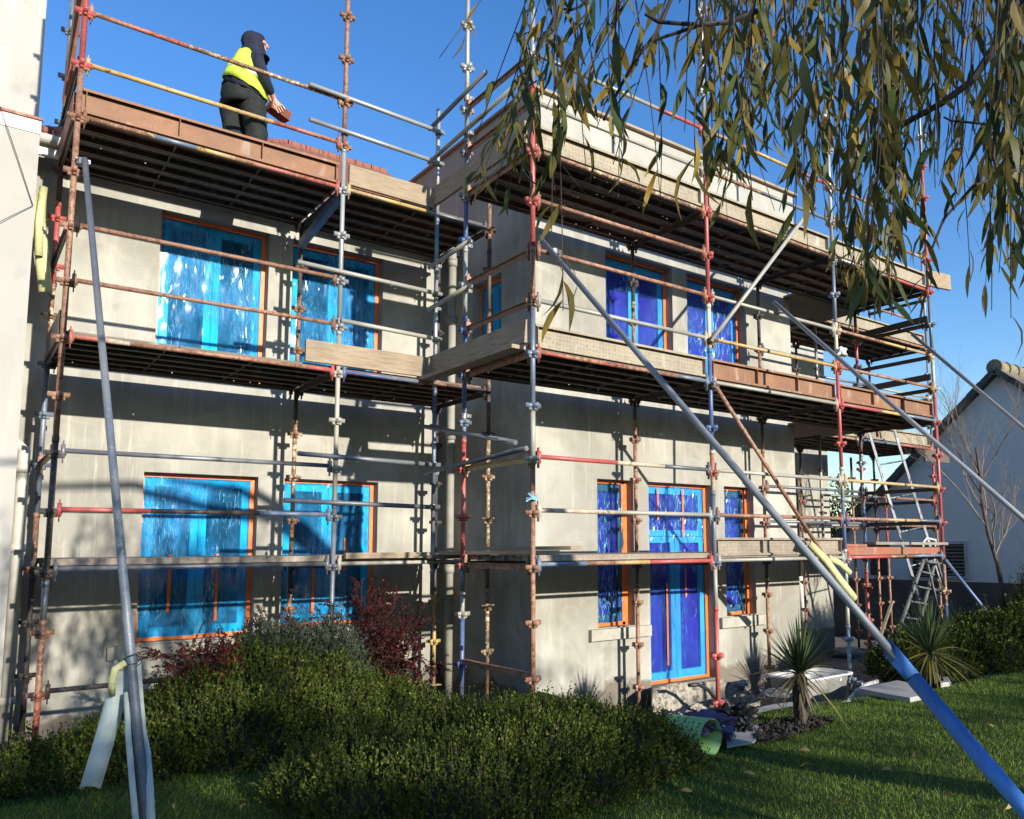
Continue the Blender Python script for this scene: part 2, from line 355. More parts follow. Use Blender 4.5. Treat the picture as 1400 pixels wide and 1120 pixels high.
def board_mb(a, b, w_=.222, h=.055, up=(0, 0, 1), ribs=True):
    """folded steel board from a to b; the plate is on the +up side"""
    mb = MB(); a = Vector(a); b = Vector(b); d = (b-a).normalized(); u = Vector(up).normalized(); s_ = d.cross(u).normalized(); L = (b-a).length; c = (a+b)/2; ax = (d, s_, u)
    mb.box(c+u*(h/2-.0015), (L, w_, .003), ax)
    for q in (-1, 1):
        mb.box(c+s_*q*(w_/2-.0015)-u*.0015, (L, .003, h-.003), ax); mb.box(c+s_*q*(w_/2-.014)-u*(h/2-.0015), (L, .022, .003), ax)
    if ribs is True: mb.box(c+u*(h/2-.009), (L, .012, .012), ax)
    if ribs:
        n = max(2, int(L/.6)) if ribs is True else ribs-1
        for i in range(n+1):
            t = -L/2+.03+(L-.06)*i/n; mb.box(c+d*t-u*.002, (.006, w_-.006, h-.008), ax)
    return mb
def deck(sc, x0, x1, y0, y1, k, n=5, mats=('deck', 'deck', 'deckrust'), alongy=False, seed=0):
    r = random.Random(seed+int(k*10)); z = kz(k)+(.075 if k == 0 else .045)
    w_ = (y1-y0-.06)/n if not alongy else (x1-x0-.06)/n
    for i in range(n):
        t = (i+.5)*w_+.03; mt = MT[mats[r.randrange(len(mats))]] if (i or k) else MT['toegrey']; g = r.uniform(.0, .004)
        if alongy: mb = board_mb((x0+t, y0+.02, z+g), (x0+t, y1-.02, z+g), w_-.012)
        else: mb = board_mb((x0+.02, y0+t, z+g), (x1-.02, y0+t, z+g), w_-.012)
        part(mb, 'deck_board', mt, sc)
def toe(sc, a, b, mt, out=(0, 1, 0), w_=.225, label=None, dz=0):
    """steel board on edge; plate side faces out when embossed, ribbed hollow side faces out otherwise"""
    a = Vector(a)+Vector((0, 0, w_/2+dz)); b = Vector(b)+Vector((0, 0, w_/2+dz))
    o = part(board_mb(a, b, w_, .05, up=out, ribs=2 if mt == 'toecream' else 4), 'toe_board', MT[mt], sc); tag(o, label); return o
def coupler(mb, P, r=.036):
    P = Vector(P); mb.tube(P-Vector((0, 0, .028)), P+Vector((0, 0, .028)), r, 10); mb.box(P+Vector((.035, -.03, 0)), (.05, .03, .035)); mb.tube(P+Vector((.045, -.06, .0)), P+Vector((.045, .05, .0)), .007, 6)
    mb.tube(P+Vector((-.045, -.05, .01)), P+Vector((-.045, .04, .01)), .007, 6)

def cpl(sc, P, mt='galdark', r=.036):
    mb = MB(); coupler(mb, P, r); return part(mb, 'coupler', MT[mt], sc)
# ---------------- left wing scaffold
SA = thing('scaffold', 'rusty and silver scaffold along the left wing of the house, under the roof worker', 'scaffold', (2.1, .6, -1.45))
standard(SA, 0, 0, [(6.9, 'red'), (4.42, 'rust'), (1.1, 'dark'), (-.1, 'galdark'), (-.42, 'redrust')], -1.42, lean=(.0028, -.004))  # the dark length has its shade put into the tube colour
standard(SA, 0, 1.257, [(6.6, 'bluegal'), (4.3, 'dark'), (3.6, 'red'), (2.75, 'rustcream'), (2.2, 'bluegal'), (.5, 'rust'), (-.1, 'dark')], -1.5, lean=(.002, 0))
standard(SA, AX[1], 0, [(6.9, 'rust'), (4.40, 'gal'), (2.4, 'galcream'), (.6, 'galdark')], -1.44)
standard(SA, AX[1], 1.257, [(3.95, 'dark'), (3.1, 'rust'), (2.0, 'dark'), (1.62, 'rustcream'), (0.1, 'dark'), (-.35, 'rustcream')], -1.5)  # dark lengths below each deck carry the deck's shade as tube colour
standard(SA, AX[2], 0, [(4.3, 'rustcream'), (3.68, 'dark'), (2.95, 'rustcream'), (2.0, 'dark'), (1.42, 'rustcream'), (-.02, 'dark'), (-.32, 'rustcream')], -1.5)
standard(SA, AX[2], 1.257, [(4.1, 'dark'), (2.0, 'dark'), (.0, 'dark'), (-.45, 'yellow')], -1.5)
# plain tube standard in the inside corner with its two tube rails
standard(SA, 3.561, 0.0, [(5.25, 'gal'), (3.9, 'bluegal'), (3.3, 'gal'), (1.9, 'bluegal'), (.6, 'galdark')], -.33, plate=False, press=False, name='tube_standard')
LA = [(10, [(.35, 'redrust'), (1, 'rustcream')]), (9, [(.7, 'yellow'), (1, 'redrust')]), (8, [(.25, 'rustcream'), (.4, 'bluegal'), (.55, 'yellow'), (1, 'redrust')]),
      (6, 'rust'), (5, 'rust'), (4, [(.2, 'blush'), (.88, 'rust'), (1, 'red')]), (2, 'galdark'), (1, [(.3, 'red'), (.7, 'dark'), (1, 'blue')]), (0, 'galdark'), (-2, 'dark')]
for k, m in LA: ledger(SA, (0, 0, k), (AX[1], 0, k), m)
for k, m in ((8, [(.55, 'yellow'), (1, 'galdark')]), (4, [(.5, 'blue'), (.7, 'rustcream'), (1, 'dark')]), (0, 'galcream')): ledger(SA, (AX[1], 0, k), (AX[2], 0, k), m)
for k in (8, 4, 0):
    for x0, x1 in ((0, AX[1]), (AX[1], AX[2])): ledger(SA, (x0, 1.257, k), (x1, 1.257, k), 'dark')
    for x in AX: transom(SA, x, 0, 1.257, k, 'dark')
    deck(SA, 0, AX[1], 0, 1.257, k, seed=1); deck(SA, AX[1], AX[2], 0, 1.257, k, seed=2)
transom(SA, 0, 0, 1.257, 2, 'rust')
for k in (9, 6): transom(SA, 0, 0, 1.257, k, 'dark')
# tube rails of the inside corner
def tube_part(sc, a, b, mt, name='rail', r=.0242, ends=()):
    mb = MB().tube(a, b, r, 12); return part(mb, name, MT[mt], sc, smooth=True)
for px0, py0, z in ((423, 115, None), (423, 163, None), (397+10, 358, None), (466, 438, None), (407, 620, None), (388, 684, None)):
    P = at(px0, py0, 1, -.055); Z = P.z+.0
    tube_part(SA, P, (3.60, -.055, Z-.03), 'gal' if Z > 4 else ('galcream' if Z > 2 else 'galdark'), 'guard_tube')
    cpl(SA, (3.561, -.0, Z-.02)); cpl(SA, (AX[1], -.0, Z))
toe(SA, (.04, .03, kz(8)+.07), (AX[1]-.04, .03, kz(8)+.07), 'toerust')
# end guard boards at the neighbour's wall
part(board_mb((0.0, .06, kz(8)+.15), (0.0, 1.2, kz(8)+.15), .225, .05, up=(-1, 0, 0)), 'end_board', MT['toered'], SA)
part(board_mb((0.0, .05, 5.75), (0.0, 1.15, 4.62), .225, .05, up=(-1, 0, 0)), 'end_board', MT['toered'], SA)
part(board_mb((0.0, .06, kz(4)+.14), (0.0, 1.2, kz(4)+.14), .225, .05, up=(-1, 0, 0)), 'end_board', MT['dark'], SA)
part(MB().bar((AX[1]+.02, -.02, 3.97), (AX[1]-.02, 1.2, 3.72), .07, .09), 'blue_bearer', MT['blue'], SA)
# ---------------- bay scaffold
SB = thing('scaffold', 'long multicoloured scaffold wrapped round the projecting bay, with red and cream posts', 'scaffold', (7.2, -1.3, -1.8))
standard(SB, BX[0], BY[0], [(5.44, 'gal'), (4.62, 'red'), (2.98, 'rustcream'), (2.45, 'bluegal'), (1.45, 'galcream'), (.95, 'rust')], -1.45)
standard(SB, BX[1], BY[0], [(7.4, 'gal'), (4.9, 'red'), (2.86, 'cream'), (2.35, 'blue'), (1.2, 'blush'), (.75, 'bluegal'), (-.05, 'galcream'), (-.5, 'red')], -1.58)
standard(SB, BX[2], BY[0], [(6.28, 'gal'), (3.9, 'bluegal'), (3.05, 'cream'), (2.55, 'red'), (1.15, 'galcream'), (.75, 'blue'), (.1, 'gal'), (-.5, 'galcream'), (-.85, 'bluegal')], -1.8)
standard(SB, BX[3], BY[0], [(7.3, 'gal'), (6.0, 'red'), (3.9, 'bluegal'), (2.95, 'cream'), (2.35, 'red'), (0, 'rustcream'), (-.7, 'blue')], -1.8)
standard(SB, BX[0], BY[1], [(7.2, 'gal'), (4.6, 'galdark'), (3.9, 'blue'), (3.35, 'gal'), (2.6, 'blue'), (1.6, 'bluegal'), (1.28, 'red'), (-.02, 'bluegal'), (-.3, 'galcream'), (-.55, 'blue')], -1.48)
standard(SB, BX[1], BY[1], [(4.0, 'dark'), (3.2, 'rust'), (1.95, 'dark'), (1.7, 'rust'), (-.05, 'dark'), (-.35, 'rust')], -1.75)  # inner posts: shade under the decks coloured in as dark lengths
standard(SB, BX[2], BY[1], [(4.0, 'dark'), (3.0, 'rust'), (1.95, 'dark'), (1.5, 'rust'), (.0, 'dark'), (-.3, 'rust')], -1.8)
standard(SB, BX[3], BY[1], [(4.0, 'dark'), (3.6, 'red'), (2.9, 'bluegal'), (1.9, 'dark'), (1.6, 'gal'), (.75, 'blue'), (.0, 'gal'), (-.25, 'red')], -1.8)
LB = {10: ([(.3, 'galdark'), (.7, 'galcream'), (1, 'red')], [(.35, 'rust'), (.7, 'yellow'), (1, 'red')], 'rust'),
      9: ('galcream', [(.4, 'rustcream'), (1, 'galdark')], 'rustcream'), 8: ('rustcream', 'rustcream', [(.5, 'gal'), (1, 'red')]),
      7: ('rust', None, None), 6: ('rust', 'galcream', [(.45, 'rust'), (1, 'yellow')]), 5: ('galcream', 'yellow', 'rust'),
      4: ([(.45, 'redrust'), (.8, 'rust'), (1, 'bluegal')], 'galcream', [(.4, 'red'), (.65, 'yellow'), (1, 'bluegal')]),
      2: ([(.42, 'red'), (.7, 'cream'), (1, 'galdark')], 'galcream', 'yellow'), 1: ([(.4, 'blush'), (1, 'galcream')], 'rust', [(.4, 'redrust'), (.75, 'yellow'), (1, 'bluegal')]),
      0: ([(.25, 'blue'), (.4, 'rustcream'), (.6, 'yellow'), (1, 'red')], 'galcream', [(.42, 'red'), (.68, 'rustcream'), (1, 'blue')])}
for k, ms in LB.items():
    for i, m in enumerate(ms):
        if m: ledger(SB, (BX[i], BY[0], k), (BX[i+1], BY[0], k), m)
for k in (8, 4, 0):
    for i in range(3):
        ledger(SB, (BX[i], BY[1], k), (BX[i+1], BY[1], k), 'dark')
        if not (k == 0 and i == 2): deck(SB, BX[i], BX[i+1], BY[0], BY[1], k, seed=10+i)
        else: deck(SB, BX[i], BX[i+1], BY[0], BY[1], k, n=5, mats=('deckrust', 'toered'), seed=3)
    for i, x in enumerate(BX): transom(SB, x, BY[0], BY[1], k, 'rust' if i in (0,) else 'dark')
for k in (6, 5, 9, 10): transom(SB, BX[0], BY[0], BY[1], k, 'rust')
transom(SB, BX[0], BY[0], BY[1], 2, 'yellow'); 
mb = MB().bar((BX[0], BY[0]+.05, kz(-2)+.02), (BX[0], BY[1]-.05, kz(-2)+.02), .05, .05); part(mb, 'transom', MT['rust'], SB)
for k in (7, 6, 5, 2, 1): transom(SB, BX[3], BY[0], BY[1], k, 'dark')
for k in (6, 5, 2, 1): ledger(SB, (BX[2], BY[1], k), (BX[3], BY[1], k), 'galdark')
# toe boards on the bay
for i in range(3): toe(SB, (BX[i]+.04, BY[0]+.03, kz(8)+.07), (BX[i+1]-.04, BY[0]+.03, kz(8)+.07), 'toecream')
toe(SB, (BX[0]+.04, BY[0]+.03, kz(4)+.07), (BX[1]-.03, BY[0]+.03, kz(4)+.07), 'toecream')
toe(SB, (BX[1]+.04, BY[0]+.03, kz(4)+.07), (BX[2]-.03, BY[0]+.03, kz(4)+.07), 'toerust', label='rusty ribbed toe board')
toe(SB, (BX[2]+.04, BY[0]+.03, kz(4)+.07), (BX[3]-.03, BY[0]+.03, kz(4)+.07), 'toerust')
toe(SB, (BX[1]+.04, BY[0]+.03, kz(0)+.07), (BX[2]-.03, BY[0]+.03, kz(0)+.07), 'toegrey', w_=.2)
part(board_mb((BX[2]+.04, BY[0]+.06, .10), (BX[3]-.03, BY[0]+.06, .10), .1, .05, up=(0, -1, 0)), 'toe_board', MT['toered'], SB)
# plank bottoms between the bay deck and the wall, both lifts
for k in (4, 8): part(MB().bb(BX[2]+.9, BX[3]+.1, BY[1]+.02, -.02+.9, kz(k)-.0, kz(k)+.035), 'infill_planks', MT['timberdk'], SB)
# side rails fixed with couplers
P = at(705, 605, 0, 3.49); tube_part(SB, (3.49, .08, 1.52), (3.49, P.y, P.z), 'galdark', 'guard_tube')
tube_part(SB, (3.49, .08, 1.0), (3.49, BY[0]+.0, 1.08), 'galdark', 'guard_tube')
for z in (5.03, 4.62): tube_part(SB, (3.50, .1, z-.0), (3.50, -1.15 if z > 4.8 else -1.9, z+.1), 'galcream' if z < 5 else 'galdark', 'guard_tube')
for z in (3.35, 2.86): tube_part(SB, (3.50, .06, z), (3.50, -.85, z+.04), 'galcream', 'guard_tube')
for z in (1.52, 1.0, 5.05, 4.65, 3.37, 2.87): cpl(SB, (BX[0], BY[1], z+.03))
for z in (1.52, 1.0, 3.37, 2.87): cpl(SB, (3.561, .03, z))
# facade braces
def brace(sc, a, b, mt, name='brace', r=.0242):
    o = tube_part(sc, a, b, mt, name, r); return o
brace(SB, (5.93, -1.975, 2.44), (7.93, -1.985, 4.54), 'galcream')
brace(SB, (5.95, -1.98, 1.98), (8.0, -1.99, -.10), 'rust')
for P in ((5.96, -1.96, 2.46), (5.97, -1.96, 1.95), (7.9, -1.96, 4.5)): cpl(SB, P, 'dark')
# ---------------- rear return scaffold
SC = thing('scaffold', 'smaller scaffold behind the bay on the right, with the leaning ladder and rusty rails', 'scaffold', (13, .6, -1.8))
standard(SC, CX[0], CY[0], [(3.0, 'bluegal'), (1.9, 'red'), (.75, 'yellow'), (-.1, 'rust')], -1.8)
standard(SC, CX[1], CY[0], [(6.3, 'gal'), (3.9, 'gal'), (1.9, 'red'), (.8, 'rust'), (-.3, 'rust')], -1.8)
standard(SC, CX[0], CY[1], [(3.95, 'dark'), (3.0, 'rust'), (1.9, 'dark'), (1.4, 'rust'), (0, 'rust')], -1.8)
standard(SC, CX[1], CY[1], [(3.95, 'dark'), (1.9, 'dark'), (.4, 'redrust')], -1.8)
standard(SC, 14.75, 1.3, [(1.5, 'rustcream'), (.9, 'red'), (0, 'rust')], -1.8)
standard(SC, 13.5, 1.257, [(1.9, 'dark'), (.9, 'rust')], -1.8)
standard(SC, 10.69, 0, [(3.9, 'gal'), (2.0, 'galcream')], 0.1, plate=False, press=False, name='tube_standard')
for k, m in ((11, 'rust'), (10, [(.3, 'red'), (1, 'rustcream')]), (9, [(.35, 'red'), (1, 'rust')]), (8, [(.5, 'rust'), (1, 'redrust')]), (6, 'galcream'), (5, 'galdark'), (4, [(.5, 'bluegal'), (1, 'red')]), (2, 'rust'), (1, 'rustcream'), (0, 'rust')):
    ledger(SC, (CX[0], 0, k), (CX[1], 0, k), m)
for k in (8, 4, 0):
    ledger(SC, (CX[0], 1.257, k), (CX[1], 1.257, k), 'dark')
    if k: ledger(SC, (9.6, 1.2, k), (CX[0], 1.257, k), 'dark'); ledger(SC, (9.6, 0, k), (CX[0], 0, k), 'rustcream')
    for x in CX: transom(SC, x, 0, 1.257, k)
    deck(SC, CX[0], CX[1], 0, 1.257, k, seed=20+k)
    if k: deck(SC, 9.5, CX[0], 0, 1.257, k, seed=31); transom(SC, 10.69, 0, 1.257, k)
for k in (10, 9, 6, 5, 2, 1): transom(SC, CX[1], 0, 1.257, k)
for k in (6, 5, 2, 1):
    ledger(SC, (CX[0], 1.257, k), (CX[1], 1.257, k), 'dark')
    mb = MB().tube((BX[3]+.0, BY[1], kz(k)), (CX[1], 0, kz(k)-.05), .021, 10) if k in (5,) else MB().tube((10.6, -.05, kz(k)), (12.3, -.05, kz(k)+.02), .021, 10)
    part(mb, 'guard_tube', MT['galdark'], SC, smooth=True)
for x0, x1 in ((9.6, CX[0]), (CX[0], CX[1])):
    for k in (8, 4): toe(SC, (x0+.04, .03, kz(k)+.07), (x1-.04, .03, kz(k)+.07), 'toecream')
for z in (3.1, 2.6, 1.4, .7): cpl(SC, (10.69, 0, z), 'dark')
for k in (7.2, 5.4): part(MB().bar((BX[3], BY[0]+.05, kz(k)), (BX[3], BY[1]+.1, kz(k)-.02), .05, .09), 'transom', MT['dark'], SB)
# bent red post piece standing on the bay deck behind
part(MB().tube((12.1, -.2, 2.05), (11.85, -.25, 2.95), .024, 10), 'spare_tube', MT['red'], SC, smooth=True)

# ---------------- loose timber boards lying on or tied to the scaffolds
def plank(a, b, w_, h, label, mt='timber', up=(0, 0, 1), cat='plank', group=None):
    return MB().bar(a, b, w_, h, up).top('timber_plank', MT[mt], label, cat, group, bevel=.003)
G_PL = 'timber scaffold planks'
P0 = at(417, 487, 1, -.02)
plank((P0.x, -.02, 2.17), (3.52, -.02, 2.17), .038, .225, 'pale timber plank on edge across the middle lift, below the upper right window', group=G_PL)
plank((2.50, -.0, 4.15), (3.53, -.0, 4.15), .038, .225, 'pale timber plank on edge at roof level beside the rusty toe board', group=G_PL)
plank((3.52, .12, 2.20), (3.52, -1.86, 2.20), .038, .225, 'grey timber plank on edge along the shaded side of the bay, middle lift', 'timbery', group=G_PL)
plank((3.52, .10, 4.17), (3.52, -1.86, 4.17), .038, .225, 'brown stained timber plank on edge along the bay side at roof level', 'timbery', group=G_PL)
plank((3.44, .30, 2.035), (3.44, -1.86, 2.035), .16, .038, 'flat grey plank lying beneath the shaded side plank of the middle lift', 'timbery', group=G_PL)
plank((3.25, .28, .075), (4.6, -.95, .085), .22, .038, 'weathered plank lying at an angle on the lowest deck at the inside corner', 'timberdk', group=G_PL)
plank((3.62, -.2, .12), (3.9, -1.75, .13), .22, .038, 'short pale plank stacked on the lowest deck by the corner post', 'timber', group=G_PL)
plank((3.75, -.75, .165), (4.15, -1.8, .17), .2, .036, 'topmost pale plank of the small stack on the lowest bay deck', 'timber', group=G_PL)
plank((2.55, -.03, .10), (3.53, -.03, .10), .05, .06, 'narrow cream batten on the front edge of the lowest left deck', 'timber', group=G_PL)
plank((9.0, -1.97+.08, .20), (10.85, -1.9, .19), .20, .038, 'grey plank lying on the lowest deck at the right end of the bay scaffold', 'slats', group=G_PL)
plank((8.45, -1.80, .175), (9.6, -1.72, .165), .2, .036, 'red painted plank lying beside the grey plank on the lowest right deck', 'toered', group=G_PL)
plank((10.80, -1.93, 4.17), (11.35, -1.99, 4.19), .045, .24, 'end of a timber plank sticking out past the top right corner post', 'timber', group=G_PL)
plank((13.9, -.05, 1.85), (14.7, -.1, 1.85), .04, .22, 'short dark board tied at the right end of the rear scaffold', 'timberdk', group=G_PL)
# ---------------- raking tubes
def raker(label, P, Q, r=.0242, mt='gal', zg=-1.42, group='raking tubes propping the scaffold'):
    P = Vector(P); Q = Vector(Q); t = (zg-P.z)/(Q.z-P.z); Gd = P+(Q-P)*t
    e = thing('raking_tube', label, 'scaffold tube', Gd, group)
    part(MB().tube(Gd, P-(Q-P).normalized()*.0, r, 14), 'tube', MT[mt], e, smooth=True)
    return e, P, Gd
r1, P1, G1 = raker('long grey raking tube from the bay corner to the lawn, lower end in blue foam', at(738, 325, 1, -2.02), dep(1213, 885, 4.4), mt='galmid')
r2, P2, G2 = raker('grey raking tube in front of the left wing, its foot wrapped in white foam', at(116, 218, 1, -.09), dep(179, 900, 4.3), mt='galshade')
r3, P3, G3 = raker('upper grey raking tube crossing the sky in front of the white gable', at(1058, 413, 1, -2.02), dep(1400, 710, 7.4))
r4, P4, G4 = raker('shorter grey raking tube clamped to the far right corner post of the bay', at(1247, 457, 1, -2.02), dep(1400, 586, 10.2))
r7, P7, G7 = raker('thin blue raking tube from the right corner post down into the garden bed', at(1292, 765, 1, -1.95), dep(1350, 838, 11.8), mt='blue', zg=-1.5)
for e, P, k in ((r1, at(757, 345, 1, -1.98), 0), (r2, at(112, 222, 1, -.05), 0), (r3, at(1066, 425, 1, -1.98), 0), (r4, at(1272, 480, 1, -1.98), 0)):
    mb = MB(); coupler(mb, P, .045); part(mb, 'coupler', MT['galdark'], e)
# blue foam sleeve (two lengths)
d1 = (G1-P1).normalized()
def along(P, G_, px):   # parameter where the tube passes picture column px
    lo, hi = 0., 1.
    for _ in range(40):
        m_ = (lo+hi)/2; X = P+(G_-P)*m_-CAM; z = X.dot(FWD); x = CXP+FPX*X.dot(RGT)/z if z > .05 else 9999
        if x < px: lo = m_
        else: hi = m_
    return P+(G_-P)*lo
def sleeve(a, b, R_, mt, par, cut=True, name='foam_sleeve'):
    a = Vector(a); b = Vector(b); d, u, v = frame(b-a); n = 20; mb = MB(); k = 0
    V = []
    for j, (P, rr) in enumerate(((a, R_), (b, R_))):
        for i in range(n):
            t = 2*math.pi*i/n; off = d*(.07*math.cos(t)) if (j == 0 and cut) else Vector((0, 0, 0))
            mb.v.append(P+(u*math.cos(t)+v*math.sin(t))*rr+off)
    for j, (P, rr) in enumerate(((a+d*.08, .03), (b, .03))):
        for i in range(n): t = 2*math.pi*i/n; mb.v.append(P+(u*math.cos(t)+v*math.sin(t))*rr)
    for i in range(n):
        q = (i+1) % n; mb.f += [(i, q, n+q, n+i), (2*n+i, 3*n+i, 3*n+q, 2*n+q), (i, 2*n+i, 2*n+q, q), (n+i, n+q, 3*n+q, 3*n+i)]
    return part(mb, name, MT[mt], par, smooth=True)
Sa, Sm, Sb = along(P1, G1, 1216), along(P1, G1, 1248), G1
sleeve(Sa, Sm, .041, 'foamb', r1); sleeve(Sm+d1*.008, Sb, .041, 'foamb', r1, cut=False)
# white foam flaps hanging on the left raker
def foam_strip(pts, w_, t_, label, mt, group=None, nrm=None):
    """curved shell strip following pts"""
    pts = [Vector(p) for p in pts]; mb = MB(); n = 9; R_ = w_/2
    rows = []
    for j, P in enumerate(pts):
        d = (pts[min(j+1, len(pts)-1)]-pts[max(0, j-1)]).normalized(); s_ = d.cross(Vector(nrm or FWD)).normalized(); o_ = s_.cross(d)
        row = []
        for rr in (R_, R_-t_):
            for i in range(n):
                th = math.pi*(-.12+1.24*i/(n-1)); row.append(P+s_*math.cos(th)*rr-o_*math.sin(th)*rr*.8)
        rows.append(row)
    m_ = 2*n
    for r_ in rows: mb.v += r_
    for j in range(len(pts)-1):
        for i in range(m_-1):
            if i == n-1: continue
            mb.f.append((j*m_+i, j*m_+i+1, (j+1)*m_+i+1, (j+1)*m_+i))
        for a, b in ((0, n), (n-1, 2*n-1)): mb.f.append((j*m_+a, j*m_+b, (j+1)*m_+b, (j+1)*m_+a))
    for j in (0, len(pts)-1):
        for i in range(n-1): mb.f.append((j*m_+i, j*m_+i+1, j*m_+n+i+1, j*m_+n+i))
    return mb.top('foam_strip', MT[mt], label, 'foam strip', group, smooth=True)
FG = 'foam strips tied to the tubes'
foam_strip([dep(168, 905, 4.36), dep(163, 935, 4.3), dep(150, 985, 4.22), dep(136, 1035, 4.1), dep(123, 1078, 4.0)], .100, .014, 'wide white foam strip hanging out to the left of the left raking tube', 'foamw', FG)
foam_strip([dep(171, 906, 4.22), dep(157, 915, 4.18), dep(153, 932, 4.16), dep(153, 950, 4.2)], .036, .009, 'short yellow lined foam piece bent over at the tie on the left raking tube', 'foamy', FG)
foam_strip([dep(187, 905, 4.42), dep(190, 950, 4.28), dep(194, 1000, 4.1), dep(200, 1030, 4.05), dep(204, 1080, 3.9), dep(207, 1150, 3.75)], .045, .012, 'long white foam strip standing against the right of the left raking tube', 'foamw', FG)
foam_strip([dep(173, 948, 4.2), dep(175, 1000, 4.05), dep(180, 1060, 3.9), dep(188, 1150, 3.7)], .03, .010, 'narrow white foam strip along the left edge of the left raking tube', 'foamw', FG)
mb = MB()
for t_ in (0, 1):
    C_ = dep(177, 903+t_*5, 4.3); pts = [C_+RGT*math.cos(a)*.055+FWD*math.sin(a)*.06+Vector((0, 0, .01*math.sin(2*a))) for a in np.linspace(0, 2*math.pi, 18)]; mb.path(pts, .003, 5)
pts = [dep(165, 903, 4.237)+RGT*.30*t_+UPV*(.05*math.sin(math.pi*t_)) for t_ in np.linspace(0, 1, 8)]; mb.path(pts[:5], .0025, 5)
mb.top('tie_cord', MT['cord'], 'thin black cord tying the white foam to the left raking tube', 'cord')
b6 = lambda px, py: at(px, py, 1, -2.06)
foam_strip([b6(1105, 742), b6(1128, 765), b6(1150, 795), b6(1168, 818)], .10, .014, 'pale yellow foam strip hanging from the foot of the brown brace', 'foamy', FG, nrm=(0, 1, 0))
foam_strip([b6(1132, 762), b6(1148, 770), b6(1162, 783)], .075, .012, 'small yellow foam flap sticking out right of the brown brace foot', 'foamy', FG, nrm=(0, 1, 0))
foam_strip([at(54, 268, 1, 1.0), at(52, 300, 1, 1.0), at(57, 345, 1, 1.0), at(62, 400, 1, 1.0)], .12, .014, 'bundled pale yellow foam strip hanging in the gap by the neighbouring wall', 'foamy', FG, nrm=(0, 1, 0))
foam_strip([at(60, 256, 1, .93), at(54, 300, 1, .93), at(53, 350, 1, .93)], .07, .012, 'thinner yellow foam strip tied in front of the bundle by the neighbouring wall', 'foamy', FG, nrm=(0, 1, 0))
# rope knot
mb = MB(); C_ = at(729.5, 682, 1, -1.94)
for i in range(3): mb.path([C_+Vector((math.cos(a)*.034, math.sin(a)*.034, .012*i+.01*math.sin(a))) for a in np.linspace(0, 6.28, 12)], .006, 5)
for i in range(9):
    a = random.uniform(-.5, 3.4); mb.path([C_+Vector((-.03, -.03, 0)), C_+Vector((-.03-.05*abs(math.cos(a)), -.04, .04*math.sin(a))), C_+Vector((-.05-.07*abs(math.cos(a)), -.05, .07*math.sin(a)-.01))], .003, 4)
mb.path([C_+Vector((.03, -.03, 0)), C_+Vector((.06, -.05, -.2)), C_+Vector((.10, -.05, -.34))], .002, 4)
mb.top('rope_knot', MT['rope'], 'frayed pale blue rope knotted round the front corner post of the bay', 'rope')
# ================================================================== HOUSE
YA, YB, XC, XR = 1.6, -.42, 4.62, 9.45
H = thing('house', 'two storey house under renovation, freshly rendered grey walls and blue film over its windows', 'house', (4.6, 1.6, -1.85))
def wall_holes(par, name, mat, m, u0, u1, z0, z1, holes, depth=.14, out=1, thick=None):
    """m(u, d, z) -> world; d grows into the wall"""
    us = sorted({u0, u1, *[h[0] for h in holes], *[h[1] for h in holes]}); zs = sorted({z0, z1, *[h[2] for h in holes], *[h[3] for h in holes]})
    mb = MB()
    for i in range(len(us)-1):
        for j in range(len(zs)-1):
            uc, zc = (us[i]+us[i+1])/2, (zs[j]+zs[j+1])/2
            if any(h[0] < uc < h[1] and h[2] < zc < h[3] for h in holes): continue
            q = [m(us[i], 0, zs[j]), m(us[i+1], 0, zs[j]), m(us[i+1], 0, zs[j+1]), m(us[i], 0, zs[j+1])]
            mb.quad(*q)
    for a, b, c, d in holes:
        mb.quad(m(a, 0, c), m(a, 0, d), m(a, depth, d), m(a, depth, c)); mb.quad(m(b, 0, d), m(b, 0, c), m(b, depth, c), m(b, depth, d))
        mb.quad(m(a, 0, d), m(b, 0, d), m(b, depth, d), m(a, depth, d)); mb.quad(m(b, 0, c), m(a, 0, c), m(a, depth, c), m(b, depth, c))
    return part(mb, name, mat, par)
from mathutils import noise as NZ
def film_mesh(m, u0, u1, z0, z1, d, seed, nu=26, nz=44):
    mb = MB(); 
    for j in range(nz+1):
        for i in range(nu+1):
            a, b = i/nu, j/nz; u = u0+(u1-u0)*a; z = z0+(z1-z0)*b
            e = min(a, 1-a, b, 1-b); env = min(1, e*9)
            q = NZ.noise(Vector((u*6+seed, z*1.6, seed)))*.020 + NZ.noise(Vector((u*17+seed, z*4, 3)))*.008+NZ.noise(Vector((u*3, z*9+seed, 7)))*.005
            mb.v.append(m(u, d-abs(q)*env*.9-.002, z))
    for j in range(nz):
        for i in range(nu): k = j*(nu+1)+i; mb.f.append((k, k+1, k+nu+2, k+nu+1))
    return mb
MT['crease'] = simple('film_crease', (.12, .38, .62), .22, spec=1.)
